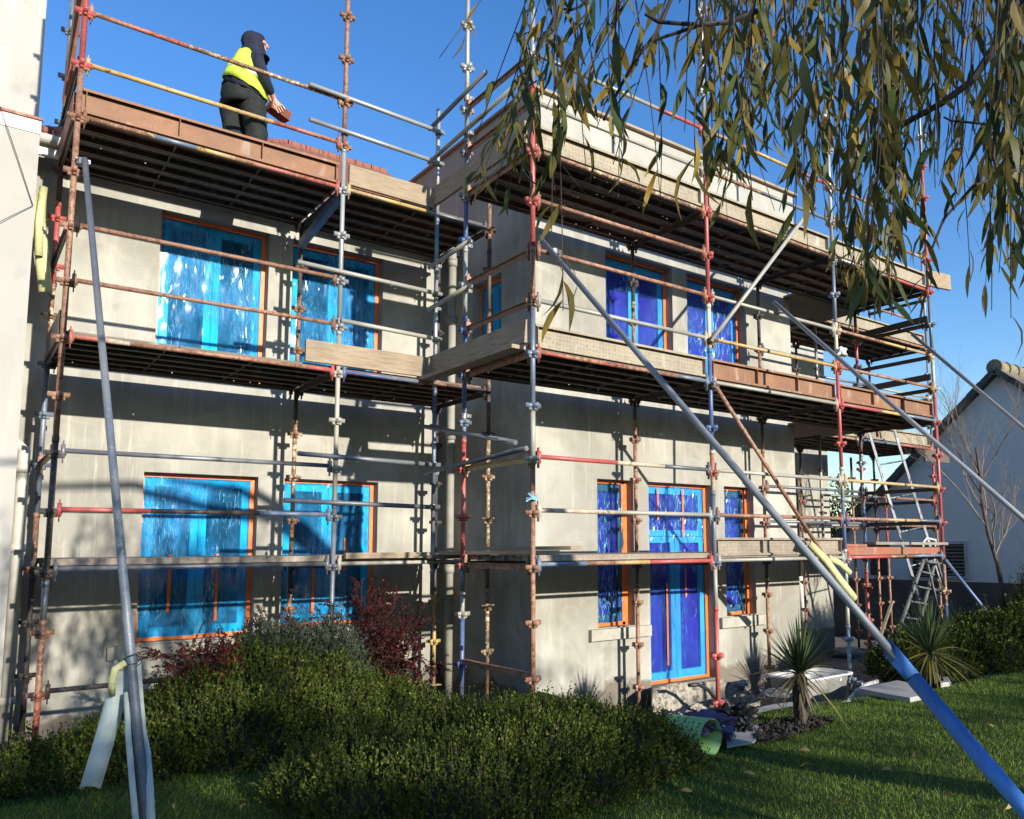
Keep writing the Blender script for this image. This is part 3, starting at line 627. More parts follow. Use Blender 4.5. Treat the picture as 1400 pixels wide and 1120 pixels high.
def window(par, m, u0, u1, z0, z1, film, seed, kind='two', taped=('l', 'r', 't', 'b'), name='window', label=None, fd=.155, strips=()):
    F_ = .055; fr = MB()
    def bx(a, b, c, d, d0, d1):
        p, q = Vector(m(a, d0, c)), Vector(m(b, d1, d)); fr.bb(p.x, q.x, p.y, q.y, p.z, q.z)
    bx(u0, u0+F_, z0, z1, fd, fd+.07); bx(u1-F_, u1, z0, z1, fd, fd+.07); bx(u0+F_, u1-F_, z0, z0+F_, fd, fd+.07); bx(u0+F_, u1-F_, z1-F_, z1, fd, fd+.07)
    um = (u0+u1)/2
    FM = MT['woodf'] if kind == 'one' and film == 'filmB' else MT['frame']; GM = MT['paneB'] if film == 'filmB' else MT['glass']
    root = part(fr, name, FM, par); tag(root, label)
    def cas(a, b, c, d):
        nonlocal fr; fr = MB(); w_ = .08
        bx(a, a+w_, c, d, fd-.012, fd+.05); bx(b-w_, b, c, d, fd-.012, fd+.05); bx(a+w_, b-w_, c, c+w_, fd-.012, fd+.05); bx(a+w_, b-w_, d-w_, d, fd-.012, fd+.05)
        part(fr, 'sash', FM, root)
        part(MB().quad(m(a+w_, fd+.03, c+w_), m(b-w_, fd+.03, c+w_), m(b-w_, fd+.03, d-w_), m(a+w_, fd+.03, d-w_)), 'pane', GM, root)
    lo, hi = z0+F_+.003, z1-F_-.003; e = .003
    if kind == 'two': cas(u0+F_+e, um-e, lo, hi); cas(um+e, u1-F_-e, lo, hi)
    elif kind == 'one': cas(u0+F_+e, u1-F_-e, lo, hi)
    elif kind == 'door':
        zt = lo+(hi-lo)*.74; cas(u0+F_+e, um-e, lo, zt-e); cas(um+e, u1-F_-e, lo, zt-e); cas(u0+F_+e, u1-F_-e, zt+e, hi)
    part(MB().quad(m(u0, fd+.10, z0), m(u1, fd+.10, z0), m(u1, fd+.10, z1), m(u0, fd+.10, z1)), 'blind', MT['blindB' if film == 'filmB' else 'curtain'], root)
    cr = MB(); rc = random.Random(seed+500)
    for _ in range(int(420*(u1-u0)*(z1-z0))):
        a = rc.uniform(u0+.06, u1-.06); z = rc.uniform(z0+.05, z1-.05); dd = fd-.034-rc.uniform(0, .006)
        if NZ.noise(Vector((a*2.2+seed, z*1.1, 4))) < rc.uniform(-.12, .3): continue
        L = rc.uniform(.02, .15); an = rc.gauss(0, .22) if rc.random() < .8 else rc.uniform(-1.5, 1.5); w_ = rc.uniform(.0015, .004); sl = rc.uniform(-.9, .9); vx = math.sin(an)*L; vz = math.cos(an)*L
        bend = rc.uniform(-.012, .012)
        for t0, t1 in ((0, .5), (.5, 1)):
            pA = (a+vx*t0+(bend if t0 else 0), z+vz*t0); pB = (a+vx*t1+(bend if t1 < 1 else 0), z+vz*t1); k0 = w_*(.25 if t0 == 0 else 1); k1 = w_*(1 if t1 < 1 else .25)
            cr.quad(m(pA[0]-k0, dd+sl*k0, pA[1]), m(pA[0]+k0, dd-sl*k0, pA[1]), m(pB[0]+k1, dd-sl*k1, pB[1]), m(pB[0]-k1, dd+sl*k1, pB[1]))
    o = part(film_mesh(m, u0+.012, u1-.012, z0+.01, z1-.01, fd-.022, seed), 'protective_film', MT[film], root, smooth=True)
    tag(part(cr, 'film_creases', MT['crease'], root), kind='stuff')
    tp = MB(); r = random.Random(seed)
    def tb(a, b, c, d):
        n = 10; horizontal = abs(b-a) > abs(d-c)
        for i in range(n):
            t0, t1 = i/n, (i+1)/n; j0, j1 = r.uniform(-.006, .006), r.uniform(-.006, .006)
            if horizontal: p, q, s_, t_ = m(a+(b-a)*t0, fd-.034, c), m(a+(b-a)*t1, fd-.034, c), m(a+(b-a)*t1, fd-.034, d+j0), m(a+(b-a)*t0, fd-.034, d+j0)
            else: p, q, s_, t_ = m(a, fd-.034, c+(d-c)*t0), m(b+j0, fd-.034, c+(d-c)*t0), m(b+j0, fd-.034, c+(d-c)*t1), m(a, fd-.034, c+(d-c)*t1)
            tp.quad(p, q, s_, t_)
    T = .042
    TR = .10 if kind == 'one' else T*1.3
    if 'l' in taped: tb(u0+.002, u0+T*.7, z0, z1)
    if 'r' in taped: tb(u1-TR, u1-.002, z0, z1)
    if 't' in taped: tb(u0+.03, u1-.05, z1-T, z1-.003)
    if 'b' in taped: tb(u0+.03, u1-.05, z0+.003, z0+T)
    part(tp, 'orange_tape', MT['tape'], root)
    for (a, b, c, d) in strips: part(MB().quad(m(a, fd-.05, c), m(a+b, fd-.052, c), m(a+b, fd-.05, d), m(a, fd-.052, d)), 'tape_strip', MT['tape'], root)
    return root
mA = lambda u, d, z: (u, YA+d, z)
mB = lambda u, d, z: (u, YB+d, z)
mS = lambda u, d, z: (XC+d, u, z)
WA = [(1.0, 2.18, 2.08, 3.93), (2.46, 3.64, 2.08, 3.93), (.96, 2.15, -.80, 1.0), (2.45, 3.63, -.75, 1.0)]
WB = [(5.73, 6.91, 2.45, 3.93), (7.19, 8.39, 2.45, 3.93), (5.56, 6.15, -.79, 1.0), (6.41, 7.60, -1.57, 1.0), (7.84, 8.46, -.78, 1.0)]
WS = [(.28, .985, 2.45, 3.60)]
wall_holes(H, 'left_wing_wall', MT['render'], mA, -1.2, XC, -2.1, 4.28, WA, .27)
wall_holes(H, 'rear_wing_wall', MT['render'], mA, XR, 13.22, -2.2, 4.28, [])
wall_holes(H, 'bay_front_wall', MT['render'], mB, XC, XR, -2.1, 4.35, WB, .27)
wall_holes(H, 'bay_side_wall', MT['render'], mS, YB, YA, -2.1, 4.35, WS, .27)
part(MB().quad((XR, YB, -2.1), (XR, YA, -2.1), (XR, YA, 4.35), (XR, YB, 4.35)), 'bay_end_wall', MT['render'], H)
part(MB().quad((13.22, YA, -2.2), (13.22, 6, -2.2), (13.22, 6, 4.28), (13.22, YA, 4.28)), 'rear_end_wall', MT['render'], H)
window(H, mA, *WA[0], 'filmA', 3, label='upper left window behind crinkled cyan film'); window(H, mA, *WA[1], 'filmA', 11, label='upper right window of the left wing, half in shade')
window(H, mA, *WA[2], 'filmA', 23, strips=((1.26, .035, -.5, .12), (1.75, .03, -.62, .12)), label='lower left window, the shadiest, orange tape all round')
window(H, mA, *WA[3], 'filmA', 31, strips=((2.85, .035, -.62, .03), (3.24, .03, -.1, .3)), label='lower window with a teal curtain seen through the film')
window(H, mB, *WB[0], 'filmB', 41, taped=('l', 'r', 't')); window(H, mB, *WB[1], 'filmB', 53, taped=('r', 't'))
window(H, mB, *WB[2], 'filmB', 61, kind='one', taped=('r', 't', 'b'), label='narrow window left of the bay door'); window(H, mB, *WB[4], 'filmB', 71, kind='one', taped=('r', 't', 'b'), label='narrow window right of the bay door')
window(H, mB, *WB[3], 'filmB', 83, kind='door', taped=('r', 't', 'b'), name='glazed_door', strips=((6.66, .03, .52, .93), (7.12, .03, .30, .93), (6.80, .03, -1.35, -.30), (7.15, .022, -.5, -.1)), label='blue filmed double door with orange tape on its top light')
window(H, mS, *WS[0], 'filmA', 97, taped=('l', 't', 'r'), label='small side window of the bay, in shade')
# white crossbar boards of the door
for (a, b, c, d) in ((5.41, 6.38, -.935, -.80), (7.68, 8.62, -.93, -.79)):
    part(MB().bb(a, b, YB-.06, YB+.04, c, d), 'window_sill', MT['sill'], H, bevel=.006)
for (a, b, c, d) in ((.70, 2.32, -.95, -.815), (2.30, 3.75, -.90, -.765)):
    part(MB().bb(a, b, YA-.06, YA+.04, c, d), 'window_sill', MT['sill'], H, bevel=.006)
part(MB().bb(6.38, 7.62, YB-.10, YB+.06, -1.72, -1.585), 'door_sill', MT['sill'], H, bevel=.006)
# parapet and flat roof of the bay
ZP = 5.68
p_ = MB(); p_.bb(XC, XR+.18, YB-.0, YB+.14, 4.35, ZP); p_.bb(XC, XC+.14, YB+.14, 3.6, 4.35, ZP); p_.bb(XR+.04, XR+.18, YB+.14, 3.6, 4.35, ZP); part(p_, 'parapet', MT['parapet'], H)
c_ = MB(); c_.bb(XC-.05, XR+.24, YB-.06, YB+.2, ZP, ZP+.035); c_.bb(XC-.05, XC+.2, YB+.2, 3.6, ZP, ZP+.035); part(c_, 'coping', MT['timber'], H)
part(MB().bb(XC+.14, XR, YB+.14, 3.6, 4.9, 4.95), 'flat_roof', MT['darkwall'], H)
# pitched tile roof of the left wing
rf = MB(); ye, ze, yr, zr = 1.33, 4.30, 4.9, at(460, 216, 1, 4.9).z
xl = 3.35
rf.v += [Vector(v) for v in ((-.35, ye, ze), (5.2, ye, ze), (5.2, yr, zr), (xl, yr, zr), (-.35, ye+.02, ze), (-.35, 9, ze), (5.2, 9, ze), (-.35, yr, ze+.02))]
rf.f += [(0, 1, 2, 3), (0, 3, 7), (3, 2, 6, 5, 7)]
roof = part(rf, 'roof', MT['tile'], H)
rt = MB(); 
for i in range(6): x = xl+.05+i*.29; rt.tube((x, yr, zr), (x+.28, yr, zr), .065, 10, r2=.058)
for i in range(14):
    t = i/14; t2 = (i+.96)/14; a = Vector((xl, yr, zr)); b = Vector((-.35, ye, ze)); rt.tube(a+(b-a)*t, a+(b-a)*t2, .06, 10, r2=.052)
part(rt, 'ridge_tiles', MT['tile'], roof)
part(MB().bb(-1.4, XC-.01, ye-.02, ye+.02, 4.10, 4.26), 'fascia', MT['white'], H)
gt = MB(); n_ = 8
for i in range(n_):
    a0, a1 = math.pi*i/n_, math.pi*(i+1)/n_; f = lambda a, x: (x, ye-.08-.065*math.cos(a), 4.27-.075*math.sin(a))
    gt.quad(f(a0, -1.4), f(a1, -1.4), f(a1, 4.6), f(a0, 4.6))
part(gt, 'gutter', MT['pipe'], H, smooth=True)
def pipe(par, pts, r=.045, mt='pipe', collars=(), name='downpipe'):
    mb = MB().path(pts, r, 12)
    for z in collars:
        P = Vector(pts[0]); mb.tube((P.x, P.y, z-.05), (P.x, P.y, z+.05), r*1.28, 12); mb.tube((P.x, P.y, z+.04), (P.x, P.y, z+.055), r*1.42, 12)
    return part(mb, name, MT[mt], par, smooth=True)
pipe(H, [(4.47, 1.25, 4.2), (4.47, 1.25, -1.9)], .052, 'dullpipe', collars=(3.95, 3.15, 1.62, -.1))
pipe(H, [(12.2, 1.53, 1.6), (12.2, 1.53, -1.8)], .05, 'white', collars=(1.2, .3, -.9))
pipe(H, [(11.35, 1.53, -.35), (11.35, 1.53, -1.9)], .05, 'white'); pipe(H, [(12.05, 1.5, -.40), (12.2, 1.5, -1.9)], .05, 'white')
# ---------------- neighbour on the left
NB = thing('house', 'cream rendered neighbouring house at the left edge with a lower extension', 'house', (-2, 2, -1.5))
xe = -.205
part(MB().bb(-6, xe, .9, 2.5, -2, at(20, 175, 1, .9).z), 'extension_wall', MT['cream_wall'], NB)
zt_ = at(20, 175, 1, .9).z
part(MB().bb(-6, xe+.004, .89, 2.5, zt_-.0, zt_+.13), 'white_band', MT['white'], NB)
part(MB().bb(-6, xe+.015, .87, 2.5, zt_+.13, zt_+.155), 'flashing', MT['toered'], NB)
part(MB().bb(-6, -.142, 2.5, 9, zt_, 11), 'upper_wall', MT['cream_wall'], NB)
Pp = at(31, 700, 1, 1.2)
pipe(NB, [(-.30, 1.28, 1.10), (-.2, 1.28, 1.22), (-.135, 1.28, 1.12), (-.135, 1.28, .9), (-.135, 1.28, -1.7)], .055, 'pipe', collars=())
for z in (.95, .2, -1.2): part(MB().tube((-.135, 1.28, z-.04), (-.135, 1.28, z+.03), .068, 12), 'pipe_collar', MT['pipe'], NB, smooth=True)
mb = MB(); A_ = at(45, 281, 1, .88); mb.path([at(0, 145, 1, .86), at(22, 210, 1, .87), A_], .0035, 5); mb.path([A_, at(20, 293, 1, .87), at(0, 303, 1, .86)], .0035, 5)
mb.top('cable', MT['cord'], 'thin black cable slung across the cream neighbouring wall', 'cable')
# ---------------- white gable house on the right
XG = 17.
ap = at(1365, 512, 0, XG); SL = .865
GH = thing('house', 'white roughcast house with a tiled gable on the right, behind the bare tree', 'house', (XG, ap.y, -.6))
g = MB(); yl, yr_ = ap.y+4.6, ap.y-4.6; zl = ap.z-4.6*SL
g.v += [Vector(v) for v in ((XG, yl, -2.2), (XG, yr_, -2.2), (XG, yr_, zl), (XG, ap.y, ap.z), (XG, yl, zl))]; g.f += [(0, 1, 2, 3, 4)]
g.quad((XG, yl, -2.2), (XG, yl, zl), (XG+12, yl, zl), (XG+12, yl, -2.2)); part(g, 'gable_wall', MT['roughcast'], GH)
for s_ in (1, -1):
    e0 = Vector((XG-.12, ap.y, ap.z+.06)); e1 = Vector((XG-.12, ap.y+s_*5.0, ap.z+.06-5.0*SL)); mb = MB(); dX = Vector((12, 0, 0)); nrm_ = Vector((0, s_*SL, 1)).normalized()*.07
    mb.quad(e0, e1, e1+dX, e0+dX); mb.quad(e0+nrm_, e1+nrm_, e1+dX+nrm_, e0+dX+nrm_)
    rr = part(mb, 'roof_slope', MT['tilegrey'] if 'tilegrey' in MT else simple('mossy_grey_tile', (.16, .14, .10), .9, var=.5, sc=6, bump=.8), GH)
    vb = MB()
    for i in range(17):
        a = e0+(e1-e0)*(i/17)+nrm_*(.2+.15*(i % 2)); b = e0+(e1-e0)*((i+.98)/17)+nrm_*(.2+.15*(i % 2)); vb.bar(a, b, .14, .12, up=nrm_)
    part(vb, 'verge_tiles', MT['darkwall'], rr)
mb = MB(); [mb.tube((XG-.18+i*.42, ap.y, ap.z+.14), (XG+.22+i*.42, ap.y, ap.z+.14), .17, 12, r2=.15) for i in range(26)]
part(mb, 'ridge_tiles', simple('lichened_ridge_tile', (.24, .20, .13), .9, var=.4, sc=7, bump=.6), GH, smooth=True)
def louvre(px0, py0, px1, py1):
    a = at(px0, py0, 0, XG-.01); b = at(px1, py1, 0, XG-.01); y0, y1 = sorted((a.y, b.y)); z0, z1 = sorted((a.z, b.z)); fr = MB()
    fr.bb(XG-.05, XG+.0, y0-.06, y0, z0, z1); fr.bb(XG-.05, XG, y1, y1+.06, z0, z1); fr.bb(XG-.05, XG, y0-.06, y1+.06, z1, z1+.06); fr.bb(XG-.06, XG, y0-.06, y1+.06, z0-.06, z0)
    o = part(fr, 'louvre_vent', MT['ventframe'], GH)
    part(MB().quad((XG-.008, y0, z0), (XG-.008, y1, z0), (XG-.008, y1, z1), (XG-.008, y0, z1)), 'vent_back', MT['black'], o)
    sl_ = MB(); n = 9
    for i in range(n): z = z0+(z1-z0)*(i+.5)/n; sl_.bar((XG-.03, y0, z), (XG-.03, y1, z), .05, .008, up=(-.6, 0, 1))
    part(sl_, 'slats', simple('brown_slat_metal', (.16, .14, .12), .6) if i == 0 else MT['toegrey'], o)
louvre(1293, 744, 1321, 788); louvre(1247, 744, 1284, 790)
a = at(1189, 762, 0, XG-.01); b = at(1214, 787, 0, XG-.01)
part(MB().bb(XG-.012, XG+.02, b.y, a.y, b.z, a.z), 'dark_opening', MT['black'], GH)
a = at(1150, 790, 0, 16.3)
MB().bb(16.3, 16.5, -12, 10, -2.2, a.z).top('boundary_wall', MT['darkwall'], 'low dark garden wall in shade in front of the white gable house', 'wall')
MB().bb(13.3, 16.3, 7.5, 7.7, -2.2, .25).top('garden_wall', MT['darkwall'], 'dark wall glimpsed through the rear scaffold behind the house corner', 'wall')
# ================================================================== GROUND
def smooth(a, b, t): t = min(1, max(0, (t-a)/(b-a))); return t*t*(3-2*t)
def hz(x, y):
    z = -1.45+.05*max(0, -3.2-y)*smooth(0, 6, x)*.5+.02*math.sin(x*1.7+y)+.015*math.sin(y*2.3-x)
    e = -2.62-.055*(x-4.8) if x > 4.8 else 9
    z -= (.62)*smooth(e-.02, e+.16, y)*smooth(4.75, 5.0, x)*(1-smooth(10.0, 10.6, x))
    if x < 5.2: z -= .35*smooth(-.5, .6, y)*(1-smooth(4.9, 5.1, x))
    if x > 10: z -= .66*smooth(-1.7, -1.3, y)*smooth(10, 10.6, x)
    return z
nx, ny = 190, 130; xs = np.linspace(-8, 17, nx); ys = np.linspace(-15, 3, ny)
V = np.array([(x, y, hz(x, y)) for y in ys for x in xs]); F = np.array([(j*nx+i, j*nx+i+1, (j+1)*nx+i+1, (j+1)*nx+i) for j in range(ny-1) for i in range(nx-1)])
m = NM('lawn'); c = m.mix(m.ramp(m.noise(1.3, 4), (.35, G(0)), (.65, G(1))), (.028, .060, .012), (.045, .075, .016)); c = m.mix(m.ramp(m.noise(30, 3), (.4, G(0)), (.7, G(1))), c, (.055, .05, .022)); m.bump(m.noise(50, 4), .8, .03); MT['lawn'] = m.fin(c, .95, spec=.1)
lawn = npmesh('lawn', V, F, MT['lawn'], smooth=True); tag(lawn, 'green lawn sloping down to the house', kind='structure')
g = MB().quad((-300, -300, -2.15), (300, -300, -2.15), (300, 300, -2.15), (-300, 300, -2.15)); o = g.top('ground', MT['soil'], None, None); tag(o, 'ground around the houses', kind='structure')
nx, ny = 60, 40; xs = np.linspace(4.5, 16.2, nx); ys = np.linspace(-2.75, 7.4, ny)
V = np.array([(x, y, -1.84-.012*(x-5)+.02*NZ.noise(Vector((x*2, y*2, 0)))-(.35 if (y < -2.5 and x > 10.2) else 0)) for y in ys for x in xs]); F = np.array([(j*nx+i, j*nx+i+1, (j+1)*nx+i+1, (j+1)*nx+i) for j in range(ny-1) for i in range(nx-1)])
o = npmesh('patio', V, F, MT['patio'], smooth=True); tag(o, 'muddy concrete patio along the bay', kind='structure')
_p = at(1096, 992, 2, -1.44); cb_x0, cb_y0 = _p.x, _p.y
# slabs
def slab(px, z, th, label, mt='stone_slab', group='grey paving slabs', name='paving_slab', cat='paving slab'):
    P = [at(a, b, 2, z) for a, b in px]; mb = MB(); n = len(P)
    mb.v = P+[p-Vector((0, 0, th)) for p in P]; mb.f = [tuple(range(n)), tuple(reversed(range(n, 2*n)))]+[(i, i+n, (i+1) % n+n, (i+1) % n) for i in range(n)]
    return mb.top(name, MT[mt], label, cat, group)
slab([(1014, 972), (1062, 962), (1078, 976), (1034, 989)], -1.47, .045, 'paving slab between the black bag and the first spiky palm')
slab([(1064, 962), (1090, 959), (1112, 965), (1106, 976), (1080, 976)], -1.465, .045, 'paving slab right behind the trunk of the first spiky palm')
slab([(1114, 965), (1152, 973), (1141, 982), (1108, 976)], -1.47, .045, 'narrow paving slab right of the first spiky palm, under the white bath')
slab([(1152, 973), (1214, 962), (1227, 963), (1195, 975), (1168, 979)], -1.5, .045, 'paving slab along the lawn edge in front of the sunken gap')
slab([(1174, 941), (1227, 930), (1249, 935), (1262, 950), (1244, 954), (1214, 949)], -1.40, .05, 'large raised paving slab left of the second spiky palm')
slab([(1283, 926), (1296, 925), (1300, 932), (1286, 934)], -1.40, .05, 'small piece of slab right of the second spiky palm trunk')
slab([(1230, 898), (1262, 897), (1275, 903), (1240, 907)], -1.45, .05, 'pale slab at the foot of the stepladder', 'timber')
slab([(1135, 888), (1160, 884), (1178, 886), (1160, 893)], -1.80, .02, 'flat scrap of board lying on the patio by the house corner', 'timber', 'patio scraps', 'board_scrap', 'board')
a, b = at(1176, 943, 2, -1.45), at(1243, 956, 2, -1.45)
MB().bar(a-Vector((0, -.05, .2)), b-Vector((0, -.05, .2)), .1, .38).top('retaining_kerb', MT['sill'], 'short concrete kerb face beneath the raised slab', 'kerb')
a, b = at(1036, 992, 2, -1.53), at(1106, 979, 2, -1.53)
MB().bar(a, b, .09, .06).top('brick_edging', MT['brick'], 'orange brick edging under the slabs by the soil bed', 'edging')
# soil bed round the first palm
P = [at(*q, 2, -1.435) for q in ((1036, 992), (1060, 985), (1105, 979), (1143, 984), (1120, 992), (1085, 1004), (1050, 1014), (1030, 1012))]
BED1 = [(p.x, p.y) for p in P]; mb = MB(); c0 = sum(P, Vector())/len(P); mb.v = [c0+Vector((0, 0, .02))]+P; mb.f = [(0, i+1, (i+1) % len(P)+1) for i in range(len(P))]
rs_ = random.Random(2)
for i in range(420):
    t_, j_ = rs_.random()**.5, rs_.randrange(len(P)); q_ = P[j_].lerp(P[(j_+1) % len(P)], rs_.random()); Q_ = c0.lerp(q_, t_*1.02)+Vector((0, 0, .012)); s_ = rs_.uniform(.01, .032); k = len(mb.v)
    mb.v += [Q_+Vector((rs_.gauss(0, 1), rs_.gauss(0, 1), rs_.gauss(0, .8)))*s_*.5+Vector(d_)*s_*.8 for d_ in ((1, 0, 0), (-1, 0, 0), (0, 1, 0), (0, -1, 0), (0, 0, 1), (0, 0, -1))]; mb.f += [tuple(k+j for j in f) for f in ((0, 2, 4), (2, 1, 4), (1, 3, 4), (3, 0, 4), (2, 0, 5), (1, 2, 5), (3, 1, 5), (0, 3, 5))]
o = mb.top('soil_bed', MT['soil'], 'dark soil bed', None, kind='structure'); 
P = [at(*q, 2, -1.49) for q in ((1265, 918), (1400, 905), (1400, 928), (1310, 940), (1262, 948))]; BED2 = [(p.x, p.y) for p in P]; c0 = sum(P, Vector())/len(P); mb = MB(); mb.v = [c0]+P; mb.f = [(0, i+1, (i+1) % len(P)+1) for i in range(len(P))]; mb.top('soil_bed', MT['soil'], 'dark soil bed', None, kind='structure')
# ================================================================== OBJECTS ON THE GROUND
def blob(name, c, r, mt, label, cat, amp=.35, fr=3., seed=0, sub=4, group=None):
    import bmesh
    bm = bmesh.new(); bmesh.ops.create_icosphere(bm, subdivisions=sub, radius=1)
    mb = MB()
    for v in bm.verts:
        d = v.co.normalized(); q = NZ.noise(d*fr+Vector((seed, 0, 0))); q2 = abs(NZ.noise(d*fr*2.3+Vector((0, seed, 0)))); k = 1+amp*(q-q2*.8)
        mb.v.append(Vector((c[0]+d.x*r[0]*k, c[1]+d.y*r[1]*k, c[2]+max(d.z, -.35)*r[2]*k)))
    mb.f = [tuple(v.index for v in f.verts) for f in bm.faces]; bm.free()
    return mb.top(name, MT[mt], label, cat, group)
MT['purple'] = simple('purple_cloth', (.075, .06, .13), .9, var=.4, bump=.6); MT['bag'] = simple('black_bin_bag', (.012, .012, .014), .3, bump=.5, sc=10); MT['bluecl'] = simple('pale_blue_cloth', (.13, .32, .55), .7)
# stiff crusty sheet draped over the doorstep
m = NM('crusty_dust_sheet'); c = m.mix(m.ramp(m.noise(15, 7, rough=.72), (.40, G(0)), (.55, G(1))), (.10, .085, .07), (.36, .325, .265)); c = m.mix(m.ramp(m.noise(4, 4), (.55, G(0)), (.7, G(.7))), c, (.13, .11, .09)); m.bump(m.noise(30, 5), .8, .02); MT['crust'] = m.fin(c, .95)
A_, B_, C_, D_ = at(893, 945, 2, -1.60), at(1024, 938, 2, -1.58), at(890, 985, 2, -1.80), at(1004, 958, 2, -1.80)
mb = MB(); nu, nv = 40, 18
for j in range(nv+1):
    for i in range(nu+1):
        a, b = i/nu, j/nv; P = (A_*(1-a)+B_*a)*(1-b)+(C_*(1-a)+D_*a)*b; P.z = -1.575-.24*smooth(.62, 1.0, b)+.05*math.sin(math.pi*min(1, b*1.2))+.05*NZ.noise(Vector((a*5, b*3, 1)))
        P.y += .12*math.sin(a*5)*b; mb.v.append(P)
for j in range(nv):
    for i in range(nu): k = j*(nu+1)+i; mb.f.append((k, k+1, k+nu+2, k+nu+1))
o = mb.top('dust_sheet', MT['crust'], 'stiff crusted dust sheet draped over the doorstep in front of the blue door', 'dust sheet', smooth=True); md = o.modifiers.new('thick', 'SOLIDIFY'); md.thickness = .015
for i, (px, py, r_) in enumerate(((1000, 948, .14), (1018, 955, .12), (985, 968, .13), (955, 972, .10), (930, 978, .10), (1030, 962, .08))):
    c = at(px, py, 2, -1.70); blob('rubble_lump', c, (r_*1.3, r_, r_*.7), 'crust', ['broken render lump under the sheet by the door', 'crusted lump right of the sheet', 'lump of rubble by the red post foot', 'small lump behind the purple cloth', 'low lump at the sheet front edge', 'smallest lump beside the black bag'][i], 'rubble', .6, 2.6, i, 3, 'rubble lumps by the door')
P = [at(*q, 1, -1.3) for q in ((942, 937), (955, 936), (968, 943), (978, 956))]; MB().path(P, .022, 8).top('bent_pipe', MT['black'], 'short bent black pipe on the dust sheet', 'pipe', smooth=True)
# green tub lying on its side
oc = at(972, 1009, 2, -1.315); dv = Vector((-.12, .99, 0)).normalized(); _, u_, v_ = frame(dv); mb = MB(); n = 32
for L_, r_ in ((0, .147), (.0, .139), (.42, .125), (.42, .118)):
    for i in range(n): t = 2*math.pi*i/n; mb.v.append(oc+dv*L_+(u_*math.cos(t)+v_*math.sin(t))*r_)
for i in range(n):
    q = (i+1) % n; mb.f += [(i, q, n+q, n+i), (i, 2*n+i, 2*n+q, q), (n+i, n+q, 3*n+q, 3*n+i)]
mb.f += [tuple(range(2*n, 3*n)), tuple(reversed(range(3*n, 4*n)))]
MT['greenp'] = simple('green_plastic', (.22, .42, .14), .4, var=.15, sc=4); mb.top('tub', MT['greenp'], 'green plastic tub lying on its side at the lawn edge', 'tub', smooth=True)
blob('cloth', at(962, 990, 2, -1.27), (.28, .24, .09), 'purple', 'dark purple cloth heaped over the green tub', 'cloth', .5, 2.4, 5)
blob('cloth', at(986, 1000, 2, -1.36), (.10, .12, .12), 'purple', 'fold of purple cloth hanging right of the tub opening', 'cloth', .5, 2.4, 8)
blob('rag', at(965, 977, 2, -1.37), (.13, .07, .04), 'bluecl', 'pale blue rag on top of the heap', 'rag', .8, 3, 2)
blob('bin_bag', at(1008, 980, 2, -1.36), (.19, .17, .14), 'bag', 'crumpled black bin bag beside the green tub', 'bag', .75, 2.2, 3)
blob('bin_bag', at(1016, 995, 2, -1.40), (.09, .09, .07), 'bag', 'small loose end of black plastic below the bin bag', 'bag', .8, 2.2, 9)
slab([(992, 993), (1027, 984), (1043, 998), (1031, 1014), (994, 1021)], -1.42, .012, 'flat grey sheet of board lying on the grass right of the green tub', 'stone_slab', 'loose boards', 'board_sheet', 'board')
mb = MB(); mb.path([at(988, 992, 2, -1.25), at(1002, 1000, 2, -1.33), at(1004, 1010, 2, -1.4)], .006, 6); mb.top('cord', MT['white'], 'loose white cord end by the green tub', 'cord')
mb = MB().bar(at(1012, 975, 2, -1.44), at(1030, 966, 2, -1.44), .07, .03); mb.top('batten', MT['white'], 'short white batten behind the bin bag', 'batten')
# white bath
c = at(1107, 950, 2, -1.62); BT = thing('bath', 'old white bath lying in the sunken gap behind the first spiky palm', 'bath', (c.x, c.y, -1.82)); BZ = .13
def rrect(cx, cy, hx, hy, z, n=6, r=.12):
    out = []
    for sx, sy, a0 in ((1, 1, 0), (-1, 1, 90), (-1, -1, 180), (1, -1, 270)):
        for i in range(n+1): t = math.radians(a0+90*i/n); out.append(Vector((cx+sx*(hx-r)+r*math.cos(t), cy+sy*(hy-r)+r*math.sin(t), z)))
    return out
mb = MB(); rings = [rrect(c.x, c.y, .42, .24, -1.80), rrect(c.x, c.y, .47, .28, -1.52+BZ), rrect(c.x, c.y, .52, .32, -1.515+BZ), rrect(c.x, c.y, .52, .32, -1.495+BZ), rrect(c.x, c.y, .46, .27, -1.49+BZ), rrect(c.x, c.y, .38, .2, -1.74+BZ)]
n = len(rings[0])
for r_ in rings: mb.v += r_
for j in range(len(rings)-1):
    for i in range(n): mb.f.append((j*n+i, j*n+(i+1) % n, (j+1)*n+(i+1) % n, (j+1)*n+i))
mb.f += [tuple(reversed(range(n))), tuple((len(rings)-1)*n+i for i in range(n))]
part(mb, 'tub_shell', MT['white'], BT, smooth=True); part(MB().tube((c.x+.5, c.y-.3, -1.52), (c.x+.6, c.y-.34, -1.52), .05, 10).tube((c.x-.3, c.y, -1.735), (c.x-.3, c.y, -1.73), .03, 12), 'plug_hole', MT['alu'], BT)
blob('mossy_slab', at(1068, 948, 2, -1.5), (.30, .2, .05), 'crust', 'rough mossy chunk lying on the left end of the bath', 'rubble', .4, 2, 14, 3)
MB().path([at(1152, 974, 2, -1.55), at(1157, 963, 2, -1.55), at(1172, 945, 2, -1.5), at(1186, 936, 2, -1.45), at(1199, 932, 2, -1.45)], .028, 10).top('waste_pipe', MT['white'], 'long white bent waste pipe in front of the blue grey post', 'pipe', 'white waste pipes', smooth=True)
MB().path([at(1126, 941, 2, -1.5), at(1135, 933, 2, -1.5), at(1141, 929, 2, -1.45), at(1148, 928, 2, -1.42)], .028, 10).top('waste_pipe', MT['white'], 'shorter white waste pipe rising out of the bath', 'pipe', 'white waste pipes', smooth=True)
